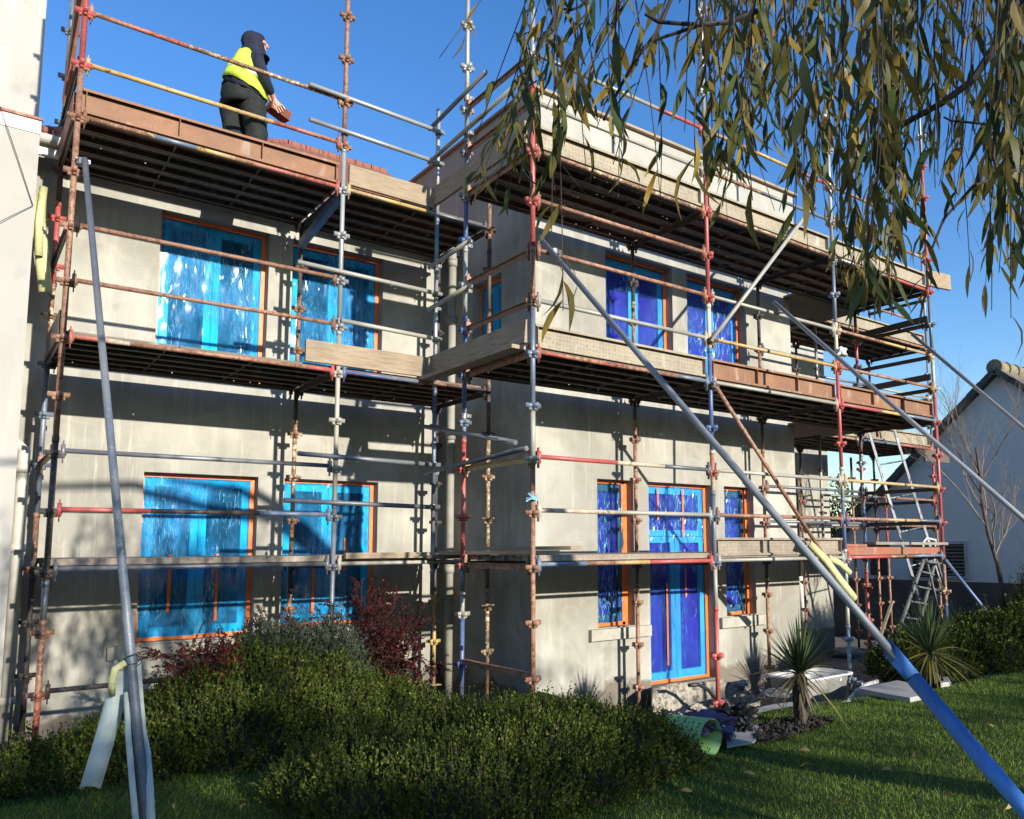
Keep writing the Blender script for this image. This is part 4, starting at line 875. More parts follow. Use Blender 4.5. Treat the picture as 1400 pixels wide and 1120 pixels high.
# loose chips of render and stones
mb = MB(); rr_ = random.Random(5)
for i in range(520):
    z_ = rr_.random()
    if z_ < .6: x, y = rr_.uniform(5.2, 8.8), rr_.uniform(-2.1, -.6); z = -1.835-.012*(x-5)
    else: x, y = rr_.uniform(8.5, 12.5), rr_.uniform(-1.8, 1.2); z = -1.83-.012*(x-5)
    s_ = rr_.uniform(.008, .035)*(1.6 if rr_.random() < .1 else 1); a = Vector((rr_.gauss(0, 1), rr_.gauss(0, 1), rr_.gauss(0, 1))); d_, u_, v_ = frame(a)
    k = len(mb.v); mb.v += [Vector((x, y, z+s_*.3))+q for q in (d_*s_, -d_*s_*.9, u_*s_*.8, -u_*s_, v_*s_*.6, -v_*s_*.7)]; mb.f += [tuple(k+j for j in f) for f in ((0, 2, 4), (2, 1, 4), (1, 3, 4), (3, 0, 4), (2, 0, 5), (1, 2, 5), (3, 1, 5), (0, 3, 5))]
o = mb.top('rubble_chips', MT['crust'], 'scattered chips of render and stones on the patio', 'rubble', kind='stuff')
# ladders
LD = thing('ladder', 'tall aluminium ladder leaning up to the rear scaffold deck', 'ladder', at(1262, 836, 1, -.3))
a0, a1, b0, b1 = at(1187, 588, 1, -.2), at(1262, 836, 1, -.6), at(1221, 583, 1, -.2), at(1296, 826, 1, -.6)
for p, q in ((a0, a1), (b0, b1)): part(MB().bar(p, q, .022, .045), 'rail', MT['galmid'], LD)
for i in range(7):
    t = .195+i*.19*.98
    if t < .97: part(MB().tube(a0+(a1-a0)*t, b0+(b1-b0)*t, .014, 8), 'rung', MT['alu'], LD, smooth=True)
SL_ = thing('stepladder', 'aluminium stepladder standing open behind the second spiky palm', 'stepladder', at(1260, 905, 1, -1.2))
fl = (at(1263, 766, 1, -1.35), at(1212, 908, 1, -1.55)); frr = (at(1278, 770, 1, -1.1), at(1243, 910, 1, -1.3)); bl = (at(1266, 764, 1, -1.3), at(1297, 890, 1, -1.0)); br = (at(1280, 766, 1, -1.05), at(1313, 868, 1, -.7))
for p, q in (fl, frr, bl, br): part(MB().bar(p, q, .026, .06), 'stile', MT['alu'], SL_)
for t in (.12, .27, .42, .575, .73, .88): part(MB().bar(fl[0]+(fl[1]-fl[0])*t, frr[0]+(frr[1]-frr[0])*t, .09, .022), 'step', MT['alu'], SL_)
part(MB().bar(bl[0]+(bl[1]-bl[0])*.32, br[0]+(br[1]-br[0])*.4, .03, .04), 'cross_bar', MT['alu'], SL_)
part(MB().path([at(1262, 760, 1, -1.35), at(1262, 742, 1, -1.35), at(1267, 736, 1, -1.3), at(1279, 738, 1, -1.1), at(1278, 752, 1, -1.1), at(1277, 768, 1, -1.1)], .017, 8), 'handrail', MT['white'], SL_, smooth=True)
part(MB().bar(at(1262, 768, 1, -1.35), at(1280, 770, 1, -1.1), .16, .03), 'top_platform', MT['alu'], SL_)
MB().bar(at(1220, 822, 1, -1.8), at(1201, 878, 1, -1.9), .035, .02).top('batten', MT['timber'], 'pale timber batten leaning left of the stepladder', 'batten')
# pair of white gloves / cap on the rail
blob('white_hood', at(1151, 483, 1, -1.98), (.10, .06, .09), 'white', 'small white plastic hood hooked on the scaffold rail near the third post', 'hood', .5, 2, 6, 3)
# ================================================================== ROOF WORKER
MT['skin'] = simple('skin', (.50, .27, .19), .55, var=.08); MT['navy'] = simple('navy_fleece', (.022, .025, .045), .95, var=.35, sc=10, bump=.5, spec=.2)
MT['hivis'] = simple('hi_vis_yellow', (.55, .78, .06), .75, var=.1, sc=8, bump=.3); MT['silver'] = simple('reflective_tape', (.50, .52, .50), .4); MT['trouser'] = simple('dark_work_trousers', (.026, .028, .028), .92, var=.35, sc=9, bump=.6, spec=.2)
MT['boot'] = simple('brown_boots', (.06, .04, .025), .8)
WY = .85
def Wp(px, py, dy=0): return at(px, py, 1, WY+dy)
def skin(name, nodes, edges, mat, root, parent=None, sub=2, label=None):
    names = list(nodes); base = Vector(parent.location) if parent else Vector(nodes[root][0])
    me = bpy.data.meshes.new(name); me.from_pydata([tuple(Vector(nodes[n][0])-base) for n in names], [(names.index(a), names.index(b)) for a, b in edges], []); me.update()
    o = bpy.data.objects.new(name, me); COL.objects.link(o); me.materials.append(mat)
    sk_ = o.modifiers.new('skin', 'SKIN'); sk_.use_smooth_shade = True
    if not me.skin_vertices: 
        bpy.context.view_layer.objects.active = o
    for i, n in enumerate(names):
        r = nodes[n][1]; r = (r, r) if not hasattr(r, '__len__') else r
        me.skin_vertices[0].data[i].radius = r; me.skin_vertices[0].data[i].use_root = (n == root)
    s_ = o.modifiers.new('sub', 'SUBSURF'); s_.levels = sub; s_.render_levels = sub
    if parent: o.parent = parent
    else: o.location = base
    return o
zd = 4.03
hipc, chest, neck, head = Wp(332, 134), Wp(341, 92, .02), Wp(350, 73, .05), Wp(353, 61, .06)
shR, elR, wrR = Wp(351, 79, -.17), Wp(361, 106, -.16), Wp(374, 134, -.02)
shL, elL, wrL = Wp(340, 77, .24), Wp(356, 108, .30), Wp(371, 137, .22)
hpR, knR = Wp(341, 143, -.08), Wp(349, 178, -.06); hpL, knL = Wp(321, 141, .12), Wp(321, 178, .14)
ftR = Vector((knR.x-.04, knR.y+.02, zd+.05)); ftL = Vector((knL.x-.03, knL.y+.0, zd+.05))
fac = Vector((.98, -.12, 0)).normalized()
nodes = {'hip': (hipc, .13), 'chest': (chest, .14), 'neck': (neck, .055), 'head0': (head-Vector((0, 0, .04))+fac*.01, .075), 'head': (head+Vector((0, 0, .02)), .085), 'crown': (head+Vector((0, 0, .07)), .055),
         'nose': (head+fac*.118+Vector((0, 0, .0)), .014), 'chin': (head+fac*.075-Vector((0, 0, .085)), .03), 'earR': (head+Vector((.02, -.095, 0)), .016), 'earL': (head+Vector((-.02, .095, .0)), .016),
         'shR': (shR, .07), 'elR': (elR, .048), 'wrR': (wrR, .03), 'shL': (shL, .07), 'elL': (elL, .048), 'wrL': (wrL, .03),
         'hpR': (hpR, .1), 'knR': (knR, .065), 'anR': (ftR+Vector((0, 0, .05)), .045), 'toR': (ftR+fac*.2, .035), 'hpL': (hpL, .1), 'knL': (knL, .065), 'anL': (ftL+Vector((0, 0, .05)), .045), 'toL': (ftL+fac*.2, .035)}
edges = [('hip', 'chest'), ('chest', 'neck'), ('neck', 'head0'), ('head0', 'head'), ('head', 'crown'), ('head', 'nose'), ('head0', 'chin'), ('head', 'earR'), ('head', 'earL'), ('chest', 'shR'), ('shR', 'elR'), ('elR', 'wrR'), ('chest', 'shL'), ('shL', 'elL'), ('elL', 'wrL'),
         ('hip', 'hpR'), ('hpR', 'knR'), ('knR', 'anR'), ('anR', 'toR'), ('hip', 'hpL'), ('hpL', 'knL'), ('knL', 'anL'), ('anL', 'toL')]
for s_, wr, side in (('R', wrR, -1), ('L', wrL, 1)):
    hd = (Wp(384, 150)-Wp(374, 134)).normalized(); pal = wr+hd*.075; nodes['pal'+s_] = (pal, (.036, .018)); edges.append(('wr'+s_, 'pal'+s_))
    acr = Vector((0, 1, 0))*side
    for i, L_ in enumerate((.062, .070, .066, .052)):
        off = Vector((.028*(i-1.5)*.9, 0, .018*(i-1.5))); b0_ = pal+hd*.03+off; m_ = b0_+hd*L_*.55; t_ = m_+(hd+acr*.0-Vector((-.2, 0, .6))).normalized()*L_*.45
        for nm, p_, r_ in (('a', b0_, .010), ('b', m_, .0095), ('c', t_, .008)): nodes['f%s%d%s' % (s_, i, nm)] = (p_, r_)
        edges += [('pal'+s_, 'f%s%da' % (s_, i)), ('f%s%da' % (s_, i), 'f%s%db' % (s_, i)), ('f%s%db' % (s_, i), 'f%s%dc' % (s_, i))]
    tb_ = wr+hd*.04+Vector((-.03, 0, -.02)); nodes['t%sa' % s_] = (tb_, .012); nodes['t%sb' % s_] = (tb_+hd*.05+Vector((-.01, 0, -.03)), .010); edges += [('pal'+s_, 't%sa' % s_), ('t%sa' % s_, 't%sb' % s_)]
person = skin('person', nodes, edges, MT['skin'], 'hip')
tag(person, 'person in navy hood and yellow hi-vis vest on the top deck, holding roof tiles', 'person')
def cl(nm, nd, ed, mat, root, sub=2):
    base = Vector(person.location); o = skin(nm, nd, ed, mat, root, person, sub); return o
cl('hoodie', {'hip': (hipc+Vector((0, 0, .06)), .13), 'w': ((hipc+chest)/2, .12), 'chest': (chest, .125), 'neck': (neck-Vector((0, 0, .03)), .09), 'shR': (shR, .082), 'elR': (elR, .064), 'wrR': (wrR-(wrR-elR).normalized()*.03, .045), 'shL': (shL, .08), 'elL': (elL, .064), 'wrL': (wrL-(wrL-elL).normalized()*.03, .045)},
   [('hip', 'w'), ('w', 'chest'), ('chest', 'neck'), ('chest', 'shR'), ('shR', 'elR'), ('elR', 'wrR'), ('chest', 'shL'), ('shL', 'elL'), ('elL', 'wrL')], MT['navy'], 'hip')
def loft(name, rings, mat, n=26, seed=0):
    """rings: (centre, rx, ry, tilt vector up)"""
    base = Vector(person.location); mb = MB(); rt_ = Vector((RGT.x, RGT.y, 0)).normalized(); bk = Vector((FWD.x, FWD.y, 0)).normalized()
    for j, R4 in enumerate(rings):
        c, rx, ry = R4[:3]; tl = R4[3] if len(R4) > 3 else 0
        for i in range(n):
            t = 2*math.pi*i/n; k = 1+.13*NZ.noise(Vector((math.cos(t)*2.8, math.sin(t)*2.8, j*.9+seed)))+.05*NZ.noise(Vector((math.cos(t)*6, math.sin(t)*6, j*2.1+seed))); mb.v.append(Vector(c)+rt_*math.cos(t)*rx*k+bk*math.sin(t)*ry*k+Vector((0, 0, .006*math.sin(3*t+j)-tl*math.cos(t))))
    for j in range(len(rings)-1):
        for i in range(n): mb.f.append((j*n+i, j*n+(i+1) % n, (j+1)*n+(i+1) % n, (j+1)*n+i))
    me = bpy.data.meshes.new(name); me.from_pydata([tuple(v-base) for v in mb.v], [], mb.f)
    for p in me.polygons: p.use_smooth = True
    me.materials.append(mat); o = bpy.data.objects.new(name, me); COL.objects.link(o); o.parent = person
    s_ = o.modifiers.new('thick', 'SOLIDIFY'); s_.thickness = .008; return o
def wr_(px, py, w_, d_, dy=0, tl=0): return (Wp(px, py, dy), w_/2/127., d_, tl)
# vest: shoulders, chest, waist, tilted hem
loft('hi_vis_vest', [wr_(343, 75, 14, .11, .03), wr_(340.5, 80, 25, .17), wr_(336.5, 92, 33, .195), wr_(334.5, 100, 38, .205, 0, .02), wr_(333.5, 105, 41, .215, 0, .03), wr_(333.5, 113, 47, .235, 0, .05), wr_(335, 123, 54, .25, 0, .09)], MT['hivis'])
loft('reflective_band', [wr_(334.2, 101, 40, .213, 0, .022), wr_(333.4, 106.5, 43.5, .222, 0, .032)], MT['silver'], seed=0)
for q_, (xa, ya, xb, yb_) in enumerate(((335, 78, 329, 103),)):
    pass
base = Vector(person.location)
def wz(P, z, w_, d_): return (Vector((P.x, P.y, z)), w_, d_)
loft('hood', [(head-fac*.045+Vector((0, 0, .108)), .012, .012), (head-fac*.045+Vector((0, 0, .102)), .06, .06), (head-fac*.045+Vector((0, 0, .072)), .10, .105), (head-fac*.05+Vector((0, 0, .03)), .118, .122), (head-fac*.055+Vector((0, 0, -.015)), .116, .125), (head-fac*.035+Vector((0, 0, -.07)), .115, .125), (neck-fac*.03+Vector((0, 0, -.02)), .125, .13), (neck-fac*.01+Vector((0, 0, -.06)), .15, .15)], MT['navy'], seed=5)
loft('hoodie_hem', [wr_(333.5, 114, 43, .21, 0, .05), wr_(333.5, 122, 50, .218, 0, .07), wr_(333, 129, 54, .222, 0, .06)], MT['navy'], seed=7)
loft('trousers', [wr_(333, 122, 47, .20, 0, .05), wr_(332.5, 130, 53, .213, 0, .05), wr_(332.5, 138, 54, .22, 0, .02), wr_(332.5, 145, 55, .21), wr_(332, 149, 50, .18)], MT['trouser'], seed=9)
for nm_, pr_, kn_, ft_ in (('right', [wr_(343, 144, 34, .15, -.07), wr_(345, 150, 33, .14, -.08), wr_(346.5, 156, 31, .135, -.08), wr_(347.5, 162, 32, .13, -.08), wr_(348.5, 167, 29, .125, -.08), wr_(349, 173, 30, .12, -.07), wr_(350, 178, 27, .12, -.06), wr_(350.5, 184, 28, .115, -.05)], knR, ftR), ('left', [wr_(318, 143, 31, .15, .1), wr_(317.5, 152, 30, .14, .12), wr_(318.5, 162, 29, .13, .12), wr_(319.5, 172, 28, .12, .12), wr_(320, 182, 27, .115, .12)], knL, ftL)):
    k_ = pr_[-1][0]; loft('trouser_leg', pr_+[(k_.lerp(ft_, .45)+Vector((0, 0, 0)), .105, .105), (Vector((ft_.x, ft_.y, zd+.13)), .095, .10), (Vector((ft_.x, ft_.y, zd+.06)), .10, .11)], MT['trouser'], seed=len(nm_))
for f_ in (ftR, ftL): cl('boot', {'a': (f_+Vector((0, 0, .08)), .06), 'b': (f_+Vector((0, 0, .0)), .05), 'c': (f_+fac*.2, (.05, .04))}, [('a', 'b'), ('b', 'c')], MT['boot'], 'a')
# bundle of tiles in the hands
bc = Wp(381, 153, .06); tb = thing('tile_bundle', 'stack of terracotta roof tiles held in the worker\'s hands', 'roof tiles', bc-Vector((0, 0, .07)))
ax_ = (Vector((.93, .25, -.25)).normalized(),); X_ = ax_[0]; Y_ = Vector((-.25, .95, 0)); Y_ = (Y_-X_*Y_.dot(X_)).normalized(); Z_ = X_.cross(Y_)
MT['tilen'] = simple('new_clay_tile', (.25, .085, .05), .85, var=.3)
for i in range(5): part(MB().box(bc+Z_*(-.046+.023*i)+X_*random.uniform(-.006, .006), (.245, .13, .017), (X_, Y_, Z_)), 'roof_tile', MT['tilen'], tb, bevel=.003)
# ================================================================== FOLIAGE
def leafmat(name, cols, trans=.25, rough=.55, sc=6, spec=.3):
    """each leaf its own tint (random per mesh island)"""
    m = NM(name); g = m.n('ShaderNodeNewGeometry'); r = g.outputs['Random Per Island']
    n = len(cols); c = m.ramp(r, *[(i/(n-1) if n > 1 else 0, cols[i]) for i in range(n)])
    c = m.mix(m.ramp(m.noise(sc, 3), (.3, G(0)), (.7, G(.45))), c, tuple(x*.55 for x in cols[0]))
    m.fin(c, rough, spec=spec)
    tl = m.n('ShaderNodeBsdfTranslucent'); m.l(c, tl.inputs[0]); mx = m.n('ShaderNodeMixShader'); mx.inputs[0].default_value = trans
    m.l(m.b.outputs[0], mx.inputs[1]); m.l(tl.outputs[0], mx.inputs[2]); m.l(mx.outputs[0], m.out.inputs[0]); return m.m
def unit(a): return a/np.maximum(1e-9, np.linalg.norm(a, axis=-1, keepdims=True))
def leaves(P, D, L, W, droop=.0, fold=.15):
    """P base, D direction, L length, W half width -> tris; 6 verts, 4 tris each"""
    n = len(P); D = unit(D); A = rng.normal(size=(n, 3)); S_ = unit(np.cross(D, A)); N_ = np.cross(S_, D)
    L = np.broadcast_to(np.asarray(L, float), (n,))[:, None]; W = np.broadcast_to(np.asarray(W, float), (n,))[:, None]
    dz = np.array([0, 0, -1.]); cv = N_*rng.uniform(-.28, .28, (n, 1))
    p = lambda t, s: P+D*L*t+S_*W*s+dz*L*droop*t*t+cv*L*math.sin(t*3.1)
    V = np.stack([p(0, 0), p(.14, .55), p(.14, -.55), p(.38, 1), p(.38, -1), p(.64, .88), p(.64, -.88), p(.85, .45), p(.85, -.45), p(1, 0)], 1); i = (np.arange(n)*10)[:, None]
    F = np.concatenate([i+np.array([[0, 2, 1]])]+[i+np.array([t_]) for q in (1, 3, 5) for t_ in ([q, q+1, q+2], [q+1, q+3, q+2])]+[i+np.array([[7, 8, 9]])], 1).reshape(-1, 3)
    return V.reshape(-1, 3), F
def smallleaves(P, D, L, W):
    n = len(P); D = unit(D); S_ = unit(np.cross(D, rng.normal(size=(n, 3)))); L = np.broadcast_to(np.asarray(L, float), (n,))[:, None]; W = np.broadcast_to(np.asarray(W, float), (n,))[:, None]
    V = np.stack([P, P+D*L*.5+S_*W, P+D*L, P+D*L*.5-S_*W], 1); F = (np.arange(n)*4)[:, None]+np.array([[0, 1, 2, 3]])
    return V.reshape(-1, 3), F
class Acc:
    def __init__(s): s.V = []; s.F = []; s.n = 0
    def add(s, V, F): s.V.append(V); s.F.append(F+s.n); s.n += len(V)
    def mesh(s, name, mat, parent): return npmesh(name, np.concatenate(s.V), np.concatenate(s.F), mat, parent)
# ---------------- hedges
MT['hedge'] = leafmat('small_hedge_leaf', [(.020, .046, .006), (.042, .076, .009), (.080, .112, .014), (.20, .21, .030)], .22, .62, spec=.12)
MT['hedgeblue'] = leafmat('grey_green_leaf', [(.045, .065, .045), (.07, .095, .06), (.09, .12, .08)], .15)
MT['twig'] = simple('brown_twig', (.07, .05, .03), .9); MT['core'] = simple('dark_block_core', (.016, .017, .009), 1)
def hedge(name, label, mounds, mat, n, ll=.028, lw=.008, sprig=.12, per=9, cat='hedge', upb=1.0, group=None, core='core'):
    """mounds: (cx, cy, cz0, rx, ry, rz): half ellipsoids; shoots grow outwards from their surface"""
    e = thing(name, label, cat, (mounds[0][0], mounds[0][1], mounds[0][2]), group)
    ar = np.array([m_[3]*m_[4]+m_[3]*m_[5]+m_[4]*m_[5] for m_ in mounds]); ar = ar/ar.sum(); acc = Acc(); tw = Acc(); Ms = np.array(mounds)
    for k, m_ in enumerate(mounds):
        q = int(n*ar[k]); d = unit(rng.normal(size=(q, 3))); d[:, 2] = np.abs(d[:, 2]); R_ = np.array(m_[3:6]); c = np.array(m_[:3])
        lump = np.array([NZ.noise(Vector(tuple(x*3+c)))*.16+NZ.noise(Vector(tuple(x*8+c)))*.07 for x in d])[:, None]
        P = c+d*R_*(1+lump)*rng.uniform(.86, 1.02, (q, 1)); N_ = unit(d/R_)
        keep = np.ones(q, bool)
        for j, o in enumerate(mounds):
            if j != k: keep &= (((P-np.array(o[:3]))/np.array(o[3:6]))**2).sum(1) > .72
        P, N_ = P[keep], N_[keep]; q = len(P)
        G_ = unit(N_*.8+np.array([0, 0, upb])+rng.normal(size=(q, 3))*.38); Ls = sprig*rng.uniform(.45, 1.25, (q, 1))*np.where(rng.random((q, 1)) < .06, 1.8, 1)
        for i in range(per):
            t = (i+1)/per; D = unit(G_*.9+rng.normal(size=(q, 3))*.62*(1.1-.5*t)); acc.add(*smallleaves(P+G_*Ls*t, D, ll*rng.uniform(.7, 1.3, q), lw*rng.uniform(.7, 1.3, q)))
        s_ = unit(np.cross(G_, rng.normal(size=(q, 3))))*.0016; V = np.stack([P-s_, P+s_, P+s_+G_*Ls, P-s_+G_*Ls], 1); tw.add(V.reshape(-1, 3), (np.arange(q)*4)[:, None]+np.array([[0, 1, 2, 3]]))
    acc.mesh('foliage', mat, e); tw.mesh('twigs', MT['twig'], e)
    import bmesh
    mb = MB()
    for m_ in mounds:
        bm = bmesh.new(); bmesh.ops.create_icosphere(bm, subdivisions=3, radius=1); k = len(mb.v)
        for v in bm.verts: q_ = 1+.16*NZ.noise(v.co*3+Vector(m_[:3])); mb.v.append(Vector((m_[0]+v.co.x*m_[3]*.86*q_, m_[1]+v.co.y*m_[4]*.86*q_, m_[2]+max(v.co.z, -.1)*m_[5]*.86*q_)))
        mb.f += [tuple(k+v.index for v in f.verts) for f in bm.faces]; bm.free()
    part(mb, 'light_block_core', MT[core], e, smooth=False)  # solid dark core added to block light through the leaves
    return e
GZ = -1.47
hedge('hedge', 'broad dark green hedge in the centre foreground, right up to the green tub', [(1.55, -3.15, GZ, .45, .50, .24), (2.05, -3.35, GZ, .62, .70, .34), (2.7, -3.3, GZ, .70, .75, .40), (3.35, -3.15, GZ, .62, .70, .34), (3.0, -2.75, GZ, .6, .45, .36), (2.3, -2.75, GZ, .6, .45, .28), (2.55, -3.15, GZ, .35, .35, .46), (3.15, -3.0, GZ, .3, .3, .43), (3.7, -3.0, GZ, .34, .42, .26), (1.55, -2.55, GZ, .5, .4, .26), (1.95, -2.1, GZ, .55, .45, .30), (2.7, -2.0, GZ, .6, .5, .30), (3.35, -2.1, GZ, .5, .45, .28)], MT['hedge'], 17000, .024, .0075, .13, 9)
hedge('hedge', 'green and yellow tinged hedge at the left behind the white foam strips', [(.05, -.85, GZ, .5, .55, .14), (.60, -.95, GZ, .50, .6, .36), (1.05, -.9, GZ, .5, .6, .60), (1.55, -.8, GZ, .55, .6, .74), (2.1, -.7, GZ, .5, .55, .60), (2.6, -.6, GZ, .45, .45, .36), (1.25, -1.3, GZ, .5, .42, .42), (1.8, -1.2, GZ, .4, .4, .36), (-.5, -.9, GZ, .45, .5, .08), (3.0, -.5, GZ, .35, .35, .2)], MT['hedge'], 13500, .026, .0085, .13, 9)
hedge('shrub', 'grey green rounded shrub behind the left hedge, below the red leaved bushes', [(1.75, -.35, GZ, .5, .4, .93), (2.25, -.3, GZ, .45, .4, .93), (2.75, -.2, GZ, .4, .35, .62)], MT['hedgeblue'], 3800, .035, .006, .12, 9, cat='shrub')
hedge('hedge', 'clipped dark green hedge at the right edge beyond the second spiky palm', [(9.6, -2.3, -1.55, .9, .6, .55), (10.6, -2.6, -1.55, .9, .7, .66), (11.3, -2.9, -1.55, .9, .7, .75), (12.4, -3.3, -1.55, 1., .8, .8)], MT['hedge'], 7000, .04, .012, .16, 8)
hedge('shrub', 'tall upright needle leaved bush at the right edge by the bare tree', [(12.9, -3.1, -1.2, .55, .5, 1.15), (13.4, -3.6, -1.2, .6, .5, 1.35), (12.4, -2.7, -1.2, .45, .4, .85)], MT['hedge'], 3400, .05, .005, .40, 14, cat='shrub', upb=2.2)
hedge('shrub', 'low leafy plants growing behind the stepladder', [(13.4, -.9, -1.9, .5, .4, .75), (14.3, -.9, -1.9, .5, .4, .7)], leafmat('broad_light_leaf', [(.06, .10, .02), (.12, .15, .04), (.20, .20, .06)]), 420, .07, .022, .2, 7, cat='shrub')
# ---------------- red barberry bushes
MT['redleaf'] = leafmat('dark_red_leaf', [(.035, .010, .014), (.07, .014, .018), (.12, .018, .018), (.20, .035, .02)], .3)
MT['redbright'] = leafmat('bright_red_leaf', [(.16, .02, .015), (.30, .04, .025), (.10, .02, .02), (.06, .05, .015)], .35)
def barberry(label, c, h, spread, nb, mat, seed, lean=(0, 0)):
    r = random.Random(seed); e = thing('barberry_bush', label, 'shrub', c, 'red leaved bushes by the left wing'); mb = MB(); P = []; D = []
    for i in range(nb):
        a = r.uniform(0, 6.28); out = r.uniform(.25, 1)*spread; hh = h*r.uniform(.55, 1.1); pts = []
        bx, by = math.cos(a)*out, math.sin(a)*out*.6
        for j in range(9):
            t = j/8; pts.append(Vector((c[0]+bx*t**1.2+lean[0]*t+r.uniform(-.02, .02), c[1]+by*t**1.2+lean[1]*t+r.uniform(-.02, .02), c[2]+hh*(t-.28*t*t*out/spread*1.2)+r.uniform(-.012, .012))))
        mb.path(pts, [.006*(1-.8*j/8) for j in range(9)], 4)
        for j in range(3, 9):
            for s_ in range(3):
                A = pts[j]; d = Vector((bx*r.uniform(-.3, 1.4)+r.uniform(-.5, .5)*spread, by+r.uniform(-.5, .5)*spread, r.uniform(-.25, .45)*h)).normalized(); L = r.uniform(.08, .26); mb.tube(A, A+d*L, .002, 3, r2=.001, caps=False)
                m_ = int(L/.010)
                for q in range(m_):
                    for _ in range(2): P.append(A+d*L*(q+1)/m_); D.append(d*.5+Vector((r.gauss(0, .7), r.gauss(0, .7), r.gauss(0.2, .6))))
        
    part(mb, 'branches', MT['twig'], e)
    V, F = smallleaves(np.array(P), np.array(D), rng.uniform(.014, .028, len(P)), rng.uniform(.0045, .009, len(P))); npmesh('foliage', V, F, mat, e)
barberry('large dark red bush in front of the lower right window of the left wing', (2.75, -.25, -1.3), 1.15, .62, 30, MT['redleaf'], 3)
barberry('dark red bush with long arching twigs right of the large red bush', (3.15, -.3, -1.45), .85, .6, 13, MT['redleaf'], 5, (.1, 0))
barberry('sparse red bush at the lower window sill, left of the large one', (2.2, .35, -1.2), .85, .42, 10, MT['redleaf'], 7)
barberry('bright red twigs hanging over the left hedge', (1.15, -.85, -1.0), .50, .42, 9, MT['redbright'], 9, (-.12, 0))
barberry('low twiggy purple bush under the lower left window', (1.55, .2, -1.25), .62, .5, 14, MT['redleaf'], 12)
# ---------------- spiky cordylines
def blades(n, c, Lr, wr, elev, seed, droopf):
    r = random.Random(seed); V = []; F = []
    for i in range(n):
        a = r.uniform(0, 6.283); el = math.radians(r.uniform(*elev)); L = r.uniform(*Lr); w_ = r.uniform(*wr); d = Vector((math.cos(a)*math.cos(el), math.sin(a)*math.cos(el), math.sin(el))); s_ = d.cross(Vector((0, 0, 1))).normalized(); dr = droopf*L*math.cos(el)*r.uniform(.3, 1.3); k = len(V); S_ = 6
        tw = r.uniform(-.4, .4); up = s_.cross(d)
        for j in range(S_+1):
            t = j/S_; P = Vector(c)+d*L*t-Vector((0, 0, 1))*dr*t*t; ww = w_*(.55+.9*t if t < .4 else .91*(1-t)/.6+.01); sd = (s_*math.cos(tw)+up*math.sin(tw))
            V += [tuple(P+sd*ww), tuple(P-up*ww*.25), tuple(P-sd*ww)]
        for j in range(S_):
            q = k+j*3; F += [(q, q+1, q+4, q+3), (q+1, q+2, q+5, q+4)]
    return np.array(V), np.array(F)
def cordyline(label, base, crown, n, L, mats, seed):
    e = thing('cordyline', label, 'palm-like plant', base, 'spiky palm-like plants'); base = Vector(base); crown = Vector(crown)
    mb = MB(); pts = [base+(crown-base)*t+Vector((.012*math.sin(t*9+seed), 0, 0)) for t in np.linspace(0, 1, 9)]; mb.path(pts, [.062-.012*t+.008*math.sin(t*31) for t in np.linspace(0, 1, 9)], 10)
    for i in range(60): t = random.random(); a = random.uniform(0, 6.28); P = base+(crown-base)*t; o_ = Vector((math.cos(a), math.sin(a), 0)); mb.box(P+o_*.05, (.04, .012, .05), (o_, Vector((-o_.y, o_.x, 0)), Vector((0, 0, 1))))
    part(mb, 'trunk', simple('fibrous_trunk', (.07, .055, .04), .95, var=.5, bump=.8), e)
    V, F = blades(int(n*.75), crown, (L*.7, L), (.010, .015), (28, 86), seed, .12); npmesh('green_leaves', V, F, mats[0], e)
    V, F = blades(int(n*.38), crown, (L*.7, L*1.05), (.009, .014), (-25, 30), seed+1, .5); npmesh('outer_leaves', V, F, mats[1], e)
    V, F = blades(int(n*.16), crown-Vector((0, 0, .03)), (L*.45, L*.75), (.008, .012), (-80, -30), seed+2, .1); npmesh('dead_leaves', V, F, mats[2], e)
gl = leafmat('green_blade', [(.035, .065, .025), (.06, .095, .035), (.085, .12, .05)], .15, .4); gy = leafmat('yellowing_blade', [(.12, .13, .03), (.26, .22, .05), (.07, .09, .03)], .2, .45); br_ = leafmat('brown_blade', [(.10, .075, .05), (.16, .12, .08)], .1); br2 = leafmat('straw_blade', [(.20, .15, .07), (.28, .22, .08), (.10, .12, .05)], .2)
cb = at(1096, 992, 2, -1.44); cc = dep(1093, 921, (cb-CAM).dot(FWD)); cordyline('spiky palm on a dark trunk in the soil bed, nearer to the middle', cb, cc, 125, .60, (gl, br2, br_), 4)
cb = at(1283, 936, 2, -1.45); cc = dep(1271, 893, (cb-CAM).dot(FWD)); cordyline('spiky palm with drooping yellow outer leaves, at the right by the stepladder', cb, cc, 150, .74, (gl, gy, gy), 8)
